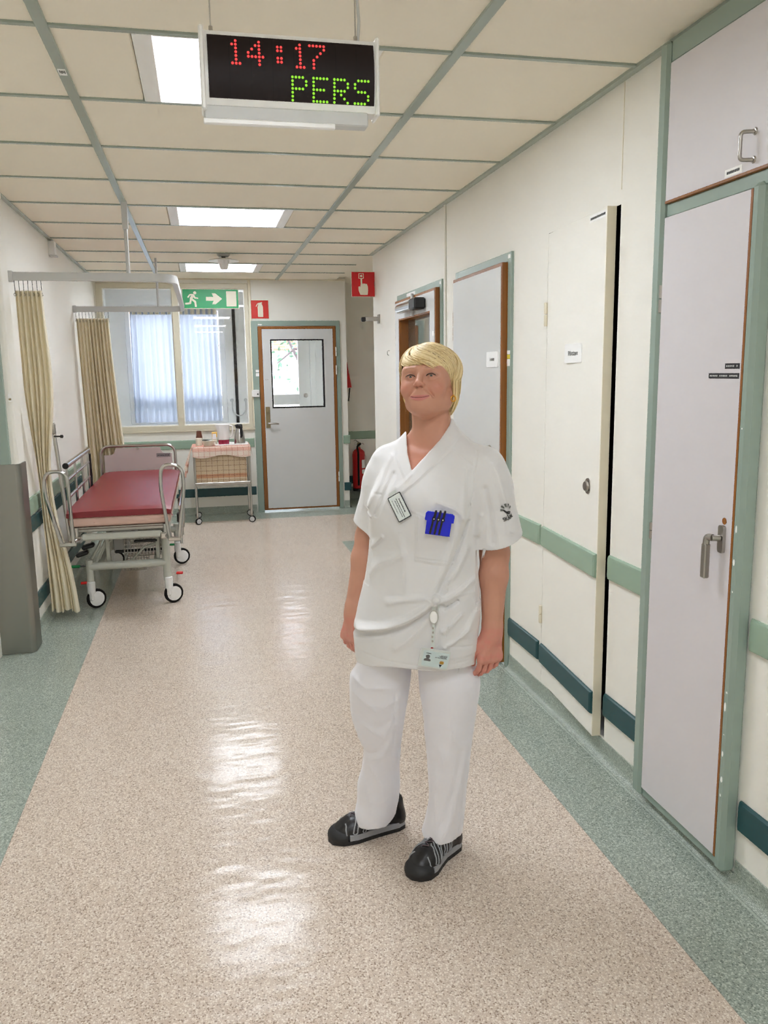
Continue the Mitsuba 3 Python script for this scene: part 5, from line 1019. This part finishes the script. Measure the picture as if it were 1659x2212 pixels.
TPR, TPL = np.array([-.136, .098, 1.02]), np.array([.262, -.036, .965])
sleeve(SHR+[.010, 0, -.012], TPR, .060, .066, TPR); sleeve(SHL+[-.010, 0, -.012], TPL, .064, .079, TPL)
# sleeve hems: cut square to the arm, then hollow the cloth
def cut_plane(p, n, lo, hi):
    n = np.asarray(n, float)/np.linalg.norm(n); Sf.add(lambda X, Y, Z: np.maximum(-((X-p[0])*n[0]+(Y-p[1])*n[1]+(Z-p[2])*n[2]), -TORSO(-.002)(X, Y, Z)), lo, hi, .002, True)
# hem and open bottom
Sf.add(lambda X, Y, Z: Z-.640-.028*np.clip(-Y/.13, 0, 1)+.003*np.sin(X*26), (-.3, -.3, .58), (.4, .3, .65), .002, True)
Sf.add(lambda X, Y, Z: TORSO(-.022)(X, Y, Z)+np.clip(Z-.68, 0, 1)*.8, (-.3, -.2, .58), (.3, .2, .72), .002, True)
# V neck
VN = [(-.024, 1.40), (-.021, 1.335), (-.019, 1.285), (-.006, 1.236), (.036, 1.277), (.084, 1.328), (.110, 1.366), (.118, 1.42), (.05, 1.45)]
U2, Z2 = np.meshgrid(Sf.ax[0], Sf.ax[2], indexing='ij')
FR = lambda pts, d: [(u*(1+d/2.406), 1.53-(1.53-z)*(1+d/2.406)) for u, z in pts]   # measured at the middle of the body, carried to the front
VN = FR(VN, -.06)
dv_ = dline(U2, Z2, VN+[VN[0]]); sv = np.where(polyin(U2, Z2, VN), -dv_, dv_)[:, None, :]
Yb = Sf.ax[1].reshape(1, -1, 1)
Sf.F = np.maximum(Sf.F, -np.maximum(sv, (Yb-.085)*.8)).astype(np.float32)
Sf.cone((.058, .040, 1.32), (.052, .035, 1.46), .064, .062, .003, True)
Sf.F = np.maximum(Sf.F, np.maximum(-sv-.004, -np.inf) if False else Sf.F)
# hollow the front a little so that the opening shows an edge
Sf.add(lambda X, Y, Z: TORSO(-.014)(X, Y, Z), (-.10, -.19, 1.20), (.18, .08, 1.42), .003, True)
# cloth relief: bands, seams, pocket and folds
Z_ = lambda *q: list(q)
K_ = (.064, .846)
disp = np.zeros_like(U2); K_ = FR([K_], -.13)[0]
bandR = [(.120, 1.372), (.110, 1.366), (.084, 1.328), (.036, 1.277), (-.006, 1.232), (-.052, 1.190), (-.046, 1.166), (.006, 1.205), (.070, 1.262), (.110, 1.300), (.150, 1.352), (.150, 1.40), (.118, 1.42)]
bandL = [(-.024, 1.40), (-.021, 1.335), (-.019, 1.285), (-.004, 1.228), (-.022, 1.205), (-.050, 1.265), (-.056, 1.320), (-.052, 1.37)]
disp += .0036*step(U2, Z2, FR(bandR, -.075)) + .0022*step(U2, Z2, FR(bandL, -.075))
pocket = [(.008, 1.114), (.004, .966), (.060, .957), (.117, .955), (.124, 1.105)]
pocket = FR(pocket, -.115); disp += .0042*step(U2, Z2, pocket) - .0016*gauss(dline(U2, Z2, FR([(.004, .974), (.117, .963)], -.115)), .002)
hip_pocket = [(.072, .842), (.120, .866), (.205, .868), (.215, .66), (.075, .66)]
disp += .0032*step(U2, Z2, FR(hip_pocket, -.11)) + .0022*gauss(dline(U2, Z2, FR([(.074, .842), (.12, .866), (.205, .868)], -.11)), .010)
K0 = (.064, .846)
for pts, w, am in [([K0, (.10, .93), (.138, 1.02), (.158, 1.085)], .009, -.0062), ([(.05, .856), (.085, .935), (.118, 1.02), (.140, 1.09)], .016, .0050), ([(.07, .86), (.125, .93), (.16, 1.0)], .012, .0040),
                   ([K0, (.030, .818), (-.02, .785), (-.09, .752), (-.18, .728)], .013, .0105), ([(.058, .832), (.02, .795), (-.04, .757), (-.11, .730), (-.19, .704)], .012, -.0066),
                   ([K0, (.02, .852), (-.03, .846), (-.08, .83)], .014, .0050), ([K0, (.045, .80), (.0, .74), (-.06, .69)], .014, .0036), ([K0, (.068, .80), (.060, .72), (.04, .65)], .011, .0046),
                   ([K0, (.092, .822), (.128, .842)], .006, -.0060), ([K0, (.10, .85), (.15, .88), (.20, .91)], .011, .0042), ([(.14, .80), (.105, .765), (.085, .75)], .008, .0040), ([(.165, .75), (.12, .715), (.09, .70)], .008, .0036),
                   ([(.19, .80), (.15, .73)], .012, .0030), ([(.09, .705), (.175, .69)], .003, -.0020), ([(.155, 1.10), (.175, 1.16), (.178, 1.23), (.19, 1.29)], .0035, -.0030), ([(.145, 1.10), (.150, 1.17), (.155, 1.24)], .012, .0036),
                   ([(.155, 1.095), (.12, 1.13), (.07, 1.15)], .012, .0036), ([(-.145, 1.12), (-.105, 1.19), (-.07, 1.27)], .010, .0030), ([(-.115, 1.10), (-.08, 1.18), (-.06, 1.22)], .008, -.0028), ([(-.15, 1.165), (-.115, 1.163), (-.098, 1.162)], .0025, -.0018),
                   ([(-.02, 1.118), (.02, 1.108)], .0025, -.0016), ([(-.113, 1.297), (-.06, 1.318)], .0022, -.0018), ([(.118, 1.290), (.160, 1.262), (.175, 1.25)], .0022, -.0014), ([(-.14, .985), (-.10, 1.03)], .010, .0030), ([(-.155, .90), (-.10, .95), (-.04, .98)], .016, .0032),
                   ([(-.145, .92), (-.16, .895)], .008, -.0050), ([(-.05, 1.05), (-.03, .95), (-.03, .87)], .018, .0026), ([(.24, 1.25), (.27, 1.15), (.29, 1.05)], .014, .0040), ([(.21, 1.18), (.225, 1.10), (.235, 1.02)], .012, -.0040), ([(.20, 1.10), (.19, 1.04)], .010, .0040),
                   ([(-.155, 1.17), (-.165, 1.10)], .010, .0030), ([(-.165, 1.115), (-.135, 1.09)], .006, .0020), ([(-.20, .652), (-.09, .646), (0, .642), (.1, .640), (.18, .646)], .0014, -.0014)]:
    disp += (2.0 if w > .004 else .9)*am*gauss(dline(U2, Z2, FR(pts, -.11)), w*.8 if w > .004 else .003)
disp += .0036*(meshkit.fbm(np.stack([U2*9, Z2*5, U2*0+2], -1), 3, 5)-.5) + .0016*(meshkit.fbm(np.stack([U2*38+Z2*14, Z2*24, U2*0], -1), 2, 6)-.5)
fm = np.clip((.06-Yb)/.08, 0, 1)
Sf.F -= (disp[:, None, :]*fm).astype(np.float32)
Sf.F -= (.0035*(meshkit.fbm(np.stack(np.broadcast_arrays(Yb[0]*10+0*Sf.ax[2][None], Sf.ax[2][None]*4+0*Yb[0], 0*Yb[0]+0*Sf.ax[2][None]), -1), 2, 9)-.5)).astype(np.float32)[None]*(1-fm)
# sleeve openings
cut_plane((.262, -.036, 1.046), (.26, .26, -1), (.205, -.18, .88), (.385, .10, 1.10))
cut_plane((-.150, .098, 1.052), (-.55, .1, -1), (-.26, .0, .92), (-.145, .21, 1.14))
Sf.cone(ELL*.55+SHL*.45, TPL-[0, 0, .03], .050, .0735, .004, True); Sf.cone(ELR*.55+SHR*.45, TPR-[0, 0, .03], .044, .0605, .004, True)
# knot of cloth gathered by the clip
Sf.ell((K_[0], Sf.front(*K_)-.002, K_[1]+.008), (.013, .012, .018), .010); 
tunic = smooth_mesh(Sf.mesh(), 2)
mat('cotton', (212, 211, 211), rough=.85, spec=.15, sheen=.3); mat('cotton_trousers', (219, 218, 223), rough=.85, spec=.15, sheen=.3)
body_put(pp+'__tunic', tunic, 'cotton')
def lay(m, u, z, ang=0.0, off=.001, surf=None, tilt=True, conv=True):
    """lays a flat mesh (drawn in xy, z towards the viewer) onto the tunic's front at (u, z)"""
    if conv: u, z = FR([(u, z)], -.125)[0]
    S_ = surf or Sf; e = .012; d0 = np.mean([S_.front(u+a*e, z+b_*e) for a in (-1, 0, 1) for b_ in (-1, 0, 1)])
    gu = (S_.front(u+.02, z)-S_.front(u-.02, z))/.04; gz = (S_.front(u, z+.02)-S_.front(u, z-.02))/.04
    n = np.array([gu, -1, gz]); n /= np.linalg.norm(n); ex = np.array([1, gu, 0.0]); ex -= n*(ex@n); ex /= np.linalg.norm(ex); ey = np.cross(n, ex)
    c, s = math.cos(ang), math.sin(ang); return frame3(m, np.array([u, d0, z])+n*off, ex*c+ey*s, -ex*s+ey*c, n)
# ---------------------------------------------------------------- trousers
Tf = Field(np.arange(-.245, .235, .003), np.arange(-.125, .225, .003), np.arange(.012, .80, .003))
LR = loft([(.012, -.140, .105, .066, .076), (.08, -.137, .105, .068, .078), (.13, -.128, .105, .069, .077), (.18, -.125, .098, .070, .075), (.26, -.116, .082, .060, .070), (.32, -.110, .070, .059, .070), (.38, -.116, .058, .073, .075), (.45, -.120, .048, .087, .082), (.54, -.114, .038, .095, .092), (.585, -.110, .034, .097, .094), (.615, -.102, .03, .088, .094), (.66, -.092, .022, .080, .094), (.81, -.07, .02, .078, .085)], PSI*.8)
LL = loft([(.012, .075, .000, .064, .080), (.06, .078, .000, .064, .080), (.12, .088, -.002, .060, .076), (.20, .098, -.006, .057, .072), (.30, .101, -.010, .065, .072), (.40, .102, -.010, .074, .078), (.50, .104, -.010, .086, .088), (.58, .104, -.008, .096, .096), (.66, .094, -.002, .086, .096), (.81, .08, 0, .078, .085)], PSI*.8)
Tf.add(LR(0), (-.24, -.1, .01), (.05, .22, .80), .012); Tf.add(LL(0), (-.02, -.12, .01), (.23, .13, .80), .030)
U3, Z3 = np.meshgrid(Tf.ax[0], Tf.ax[2], indexing='ij'); Y3 = Tf.ax[1].reshape(1, -1, 1)
d3 = np.zeros_like(U3)
for pts, w, am in [([(-.192, .55), (-.12, .50), (-.05, .535)], .012, .0040), ([(-.195, .49), (-.13, .43), (-.06, .47)], .012, -.0036), ([(-.15, .44), (-.10, .40), (-.055, .50)], .012, .0045), ([(-.165, .33), (-.12, .345), (-.07, .41)], .010, -.0040), ([(-.155, .31), (-.10, .33), (-.065, .44)], .012, .0050),
                   ([(-.150, .285), (-.115, .23), (-.095, .14), (-.09, .09)], .012, .0046), ([(-.165, .27), (-.16, .20), (-.15, .12)], .012, .0036), ([(-.17, .155), (-.11, .150), (-.09, .165)], .007, .0030), ([(-.062, .55), (-.068, .40), (-.075, .25), (-.075, .13)], .0028, -.0026), ([(-.062+.012, .55), (-.058, .40), (-.063, .25), (-.064, .15)], .009, .0040),
                   ([(.10, .47), (.13, .40), (.09, .35), (.06, .40)], .016, .0036), ([(.12, .45), (.085, .36), (.06, .27)], .014, .0042), ([(.155, .40), (.135, .25), (.105, .14), (.055, .055)], .012, .0052), ([(.140, .38), (.115, .25), (.085, .16), (.04, .075)], .010, -.0046), ([(.060, .30), (.058, .20), (.065, .10)], .012, .0046), ([(.145, .30), (.135, .12), (.125, .05)], .0028, -.0026),
                   ([(.155, .30), (.147, .15), (.138, .05)], .010, .0036), ([(.03, .075), (.07, .060), (.12, .065)], .008, .0030), ([(.02, .052), (.08, .044), (.14, .048)], .0016, -.0014), ([(-.20, .105), (-.14, .088), (-.09, .10)], .0016, -.0014), ([(.0, .60), (.02, .53), (.02, .45)], .012, -.0030), ([(-.02, .60), (-.06, .575), (-.12, .58)], .008, .003), ([(-.195, .60), (-.15, .575), (-.10, .58)], .008, .003)]:
    d3 += .75*am*gauss(dline(U3, Z3, pts), w)
d3 += .0040*(meshkit.fbm(np.stack([U3*8, Z3*4, U3*0+4], -1), 3, 15)-.5)
Tf.F -= (d3[:, None, :]*np.clip((.10-Y3)/.10, .1, 1)).astype(np.float32)
Zt, Xt = Tf.ax[2].reshape(1, 1, -1), Tf.ax[0].reshape(-1, 1, 1)
hemR = .056 + .004*np.sin(Xt*40) + np.clip(Y3-.10, 0, 1)*.9 + np.clip(Xt+.10, 0, 1)*.75 + .05*np.clip(-.16-Xt, 0, 1); hemL = .074 + .10*np.clip(.04-Xt, 0, 1) + .08*np.clip(Y3-.0, 0, 1) + .002*np.sin(Xt*60)
Tf.F = np.maximum(Tf.F, np.where(Xt < -.022, hemR, hemL)-Zt).astype(np.float32)
for fn in (LR, LL): Tf.add(lambda X, Y, Z: fn(-.014)(X, Y, Z)+np.clip(Z-.12, 0, 1)*.9, (-.24, -.12, 0), (.22, .22, .17), .002, True)
trousers = smooth_mesh(Tf.mesh(), 2); body_put(pp+'__trousers', trousers, 'cotton_trousers')
# ---------------------------------------------------------------- shoes: x along the foot (toe +), y to the inner side
mat('shoe_black', (16, 15, 16), rough=.35, spec=.5); mat('shoe_rubber', (22, 22, 23), rough=.55); mat('shoe_grey', (140, 142, 146), rough=.6)
def shoe(toe, heel, inner, label):
    toe, heel = np.asarray(toe, float), np.asarray(heel, float); L_ = np.linalg.norm(toe-heel); fx = (toe-heel)/L_; fy = np.array([-fx[1], fx[0]])*inner
    def W(p): p = np.asarray(p, float); return np.concatenate([heel + fx*p[..., 0:1]*1.0 + fy*p[..., 1:2], p[..., 2:3]], -1) if p.ndim > 1 else np.array([*(heel+fx*p[0]+fy*p[1]), p[2]])
    def place(m): m = m.copy(); m.vertices = W(np.asarray(m.vertices)); m.fix_normals(); return m
    s = L_/.25; out = Polygon([(q*s, w) for q, w in [(0, 0), (.004, .022), (.025, .033), (.06, .032), (.10, .030), (.14, .037), (.18, .046), (.215, .044), (.24, .026), (.25, .0), (.243, -.026), (.215, -.046), (.17, -.050), (.12, -.042), (.07, -.036), (.03, -.034), (.006, -.022)]]).buffer(.006).buffer(-.004)
    sk = free(pp+'__shoe')
    body_put(sk+'__outsole', place(mv(extr(out.buffer(.001), .013), 0, 0, 0)), 'shoe_rubber', 30)
    body_put(sk+'__midsole', place(mv(extr(out.buffer(.0004).intersection(sbox(-.1, -.1, .196*s, .1)), .019), 0, 0, .013)), 'shoe_grey', 30)
    treads = unary_union([affinity.translate(sbox(-.005, -.06, .005, .06), (.02+.023*i)*s, 0) for i in range(10)]).intersection(out.buffer(.0014)).difference(out.buffer(-.004)); body_put(sk+'__tread', place(mv(extr(treads, .0095), 0, 0, .0003)), 'shoe_rubber', 30); labels[sk+'__tread'] = {'kind': 'stuff'}
    f = Field(np.arange(-.02, L_+.03, .003), np.arange(-.065, .065, .003), np.arange(.024, .135, .003))
    for p, q, a, b_ in [((.028, 0, .035), (.030, 0, .095), .031, .029), ((.03, 0, .04), (.11, 0, .052), .033, .034), ((.11, -.002, .050), (.175, -.001, .040), .035, .036), ((.175, 0, .034), (.212, -.001, .026), +.0355, .026), ((.09, 0, .06), (.055, 0, .105), .030, .030), ((.06, 0, .10), (.12, 0, .062), .024, .026), ((.17, .014, .030), (.205, .010, .026), .029, .026), ((.16, -.018, .030), (.20, -.014, .026), .030, .028)]:
        f.cone(np.array(p)*[s, 1, 1], np.array(q)*[s, 1, 1], a, b_, .02)
    f.cone((.055*s, 0, .105), (.05*s, 0, .15), .026, .030, .004, True)
    up = smooth_mesh(f.mesh(), 3); body_put(sk, place(up), 'shoe_black') if False else body_put(sk+'__upper', place(up), 'shoe_black')
    tc = Field(np.arange(.14, L_+.03, .003), np.arange(-.069, .069, .003), np.arange(-.02, .09, .003)); tc.ell((.206*s, 0, .017), (.050, .0505, .033), .01); tc.add(lambda X, Y, Z: X-.196*s+.25*(Z-.03), (.05, -.1, -.1), (.3, .1, .1), .004, True)
    body_put(sk+'__toe_cap', place(smooth_mesh(tc.mesh(), 3)), 'shoe_rubber')
    V = up.vertices; N = up.vertex_normals
    from scipy.spatial import cKDTree
    kd = cKDTree(V)
    def on_upper(pts, off=.0012):
        P = np.asarray(pts, float); _, i = kd.query(P); return V[i]+N[i]*off
    for sd in (1, -1):
        for x0, x1 in ((.178, .155), (.150, .132), (.122, .112), (.094, .092)):
            if True:
                ts = np.linspace(0, 1, 9)[:, None]; leg = lambda dx: (1-ts)*np.array([(x0+dx)*s, .043*sd, .036]) + ts*np.array([(x1+dx*.8)*s, .010*sd, .088])
                P = np.vstack([leg(-.006)[::-1], [[x0*s, .046*sd, .031]], leg(.006)])
                body_put(sk+'__strap', place(tube(on_upper(P, .0006), .0024, 6)), 'shoe_grey')
        P = [((.205-.006*t)*s, (.040-.020*t)*sd, .032+.025*t) for t in np.linspace(0, 1, 7)]; body_put(sk+'__strap', place(tube(on_upper(P, .0006), .0024, 6)), 'shoe_grey')
    zz = [((.185-.011*i)*s, .013*(1 if i % 2 else -1), .09) for i in range(8)]; Pz = []
    for a, b_ in zip(zz[:-1], zz[1:]): Pz += [tuple(np.array(a)*(1-t)+np.array(b_)*t) for t in np.linspace(0, 1, 5)[:-1]]
    body_put(sk+'__lace', place(tube(on_upper(Pz, .002), .0016, 6)), 'shoe_lace'); body_put(sk+'__lace_lock', place(mv(box(-.006, .006, -.009, .009, -.005, .007, .003), *on_upper([(.118*s, 0, .1)], .004)[0])), 'shoe_black', 30)
    labels[sk] = {'label': label}
mat('shoe_lace', (84, 70, 74), rough=.6)
shoe((-.290, .055), (-.045, .160), -1, 'black trekking shoe with grey straps on her right foot'); shoe((-.015, -.150), (.128, .045), 1, 'black trekking shoe with grey straps on her left foot')
# ---------------------------------------------------------------- what she wears on the tunic
g = thing('name_badge', 'white name badge with a dark rim clipped slantwise at the V neck of the tunic', 'name badge')
mat('badge_rim', (44, 48, 52), rough=.3); mat('badge_face', (214, 222, 218), rough=.3); mat('organizer_blue', (10, 26, 190), rough=.32, spec=.6); mat('card_face', (196, 212, 212), rough=.25); mat('gold_chip', (176, 140, 66), rough=.35, metal=.6); mat('clear_plastic', (206, 212, 208), rough=.15); mat('card_photo', (92, 92, 92), rough=.5)
def board(u, z, ang):
    """a flat local frame on the tunic: returns put(key, mesh, material, dx, dy, lift)"""
    M0 = lay(tri(np.eye(3), [[0, 1, 2]]), u, z, ang, 0.0); o3 = lay(tri([[0, 0, 0]]*3, [[0, 1, 2]]), u, z, ang, 0.0).vertices[0]; E = [v-o3 for v in np.asarray(M0.vertices)]
    return lambda key, m, bs, dx=0.0, dy=0.0, off=0.0: body_put(key, frame3(mv(m, dx, dy, off), o3, E[0], E[1], E[2]), bs, 30)
q = board(-.040, 1.127, math.radians(-59))
q(g+'__rim', extr(rrect(.078, .043, .003), .003), 'badge_rim', off=.006); q(g+'__face', extr(rrect(.073, .038, .002), .0012), 'badge_face', off=.0084)
tl = []
for y, x0, n_, h_ in ((.010, -.022, 7, .0028), (.002, -.026, 9, .0016), (-.0035, -.022, 8, .0016), (-.012, -.026, 7, .0010)):
    r_ = random.Random(int(y*1e4)); x = x0
    for i in range(n_): w_ = r_.uniform(.003, .0065); tl.append(extr(sbox(x, y-h_/2, x+w_, y+h_/2), .0004)); x += w_+.0012
q(g+'__print', cat(*tl), 'ink', off=.0097); q(g+'__clip', extr(sbox(-.006, -.012, .010, .012), .003), 'clear_plastic', -.044, 0, .004)
g = thing('pen_organizer', 'bright blue plastic pen holder in the chest pocket of the tunic', 'pen holder')
q = board(.073, 1.085, math.radians(-8))
q(g+'__sleeve', extr(Polygon([(-.0345, .008), (.0345, .008), (.0345, -.032), (-.0345, -.032)]), .004), 'organizer_blue', off=.005); q(g+'__flap', extr(Polygon([(-.0375, .008), (-.0405, .010), (-.0395, .029), (-.035, .034), (.034, .034), (.0405, .030), (.0405, .010), (.0375, .008)]), .0055), 'organizer_blue', off=.005)
for i in range(3):
    n_ = thing('pen', ['leftmost black pen clipped to the blue pen holder', 'middle black pen clipped to the blue pen holder', 'rightmost black pen clipped to the blue pen holder'][i], 'pen'); x = -.0165+.0125*i
    q(n_+'__clip', rot(extr(rrect(.0052, .050, .0024), .003), -.10, (0, 0, 1)), 'black_plastic', x-.002, -.004, .0115); q(n_+'__cap', rot(extr(rrect(.0062, .022, .003), .005), -.12, (0, 0, 1)), 'black_plastic', x+.0030, .030+.001*i, .0110); q(n_+'__band', extr(rrect(.0095, .010, .003), .005), 'black_plastic', x+.001, .016, .0115); q(n_+'__dot', extr(Point(0, 0).buffer(.0017), .0005), 'white_plastic', x+.001, .016, .0166)
g = thing('badge_reel', 'white oval badge reel with a transparent strap clipped to the hip of the tunic', 'badge reel')
q = board(.060, .798, 0)
q(g+'__housing', extr(affinity.scale(Point(0, 0).buffer(.0130, quad_segs=10), 1, 1.62), .006), 'chrome', off=.010); q(g+'__face', extr(affinity.scale(Point(0, 0).buffer(.0110, quad_segs=10), 1, 1.62), .001), 'white_plastic', off=.016)
q(g+'__clip', cat(extr(rrect(.011, .018, .003), .007), mv(extr(rrect(.004, .026, .0015), .004), .013, .004, 0)), 'clear_plastic', 0, .026, .008)
q(g+'__strap', rot(extr(Polygon([(-.0032, .034), (.0032, .034), (.006, -.036), (-.006, -.036)]), .0012), -.05, (0, 0, 1)), 'clear_plastic', -.003, -.056, .010); k = free(g+'__strap_snaps'); USED.discard(k)
q(g+'__strap_snaps', cat(*[mv(extr(rrect(.0045, .006, .001), .0012), -.001*i+.0012*(i % 2), .022-.013*i, 0) for i in range(4)]), 'steel', -.003, -.056, .0114); labels[g+'__strap_snaps'] = {'kind': 'stuff'}
q(g+'__stud', extr(Point(0, 0).buffer(.0036), .003), 'stud_red', -.006, -.094, .012); mat('stud_red', (150, 34, 46), rough=.3)
g = thing('id_card', 'pale blue identity card hanging from the badge reel over the tunic hem', 'identity card')
q = board(.058, .668, math.radians(-11))
q(g+'__holder', extr(rrect(.086, .062, .004), .0025), 'clear_plastic', off=.011); q(g+'__card', extr(rrect(.074, .050, .003), .0012), 'card_face', .003, -.001, .0135)
tl = [mv(extr(sbox(0, 0, w_, .0011), .0004), x, y, 0) for y, x, w_ in ((.016, .014, .018), (.0130, .008, .024), (.0100, .012, .019), (.0070, -.002, .034))] + [mv(extr(sbox(0, 0, .015, .0018), .0004), -.030, .017, 0)]
q(g+'__print', cat(*tl), 'ink', .003, -.001, .0148); labels[g+'__print'] = {'kind': 'stuff'}
q(g+'__portrait', extr(unary_union([Point(0, .004).buffer(.0062), affinity.scale(Point(0, -.008).buffer(.010), 1, .6)]).intersection(sbox(-.010, -.011, .010, .012)), .0004), 'card_photo', -.020, .002, .0148)
q(g+'__chip', extr(rrect(.012, .010, .003), .0004), 'gold_chip', .023, -.008, .0148); q(g+'__emblem', cat(extr(Polygon([(-.005, .004), (.004, .004), (0, -.005)]), .0004)), 'ink', .021, -.019, .0148)
# sleeve emblem: a fan of rays over a bird's head and the word SKÅNE
def wrap(m, u, z, ang, th0):
    """lays a flat mesh round the left sleeve: x becomes an arc about the arm"""
    m = m.subdivide_to_size(.004); v = m.vertices; c, s = math.cos(ang), math.sin(ang); out = []
    for x, y, t in np.asarray(v):
        xx, zz = x*c-y*s, z+x*s+y*c; q = (SHL[2]-zz)/(SHL[2]-TPL[2]); ax = SHL*(1-q)+TPL*q; a = th0 + xx/.082; dr_ = np.array([math.cos(a), math.sin(a)]); r = np.arange(.03, .14, .002)
        i = np.stack([np.abs(Sf.ax[0][None]-(ax[0]+dr_[0]*r)[:, None]).argmin(1), np.abs(Sf.ax[1][None]-(ax[1]+dr_[1]*r)[:, None]).argmin(1)]); f = Sf.F[i[0], i[1], np.abs(Sf.ax[2]-zz).argmin()]; g_ = np.where((f < 0) & (r < .115))[0]; o = g_.max()+1 if len(g_) else 25; R_ = r[o-1]+.002*(-f[o-1])/max(f[o]-f[o-1], 1e-6)
        out.append([*(ax[:2]+dr_*(R_+.0036+t)), zz])
    m = m.copy(); m.vertices = np.array(out); m.fix_normals(); return m
eu, ez_, ea = -1.16, 1.135, math.radians(20)
rays = unary_union([affinity.rotate(Polygon([(-.0018, .0105), (.0018, .0105), (.0036, .0205), (-.0036, .0205)]), a, origin=(0, 0)) for a in (86, 50, 14, -22, -58)])
body_put(pp+'__tunic__emblem_rays', wrap(extr(rays, .0004), 0, ez_, 0, eu), 'emblem_grey', 30); mat('emblem_grey', (96, 98, 94), rough=.8)
bird = unary_union([Polygon([(-.014, .004), (-.010, .0055), (-.004, .001), (.004, .0025), (.011, .0015), (.012, -.001), (.006, -.006), (-.002, -.0065), (-.008, -.002)])]).difference(Point(.005, -.002).buffer(.0015))
body_put(pp+'__tunic__emblem_bird', wrap(extr(bird, .0004), 0, ez_-.004, math.radians(-6), eu), 'ink', 30)
body_put(pp+'__tunic__emblem_word', wrap(text('SKÅNE', .0105, .0004, True, width=.038), 0, ez_-.0190, ea, eu), 'ink', 30)
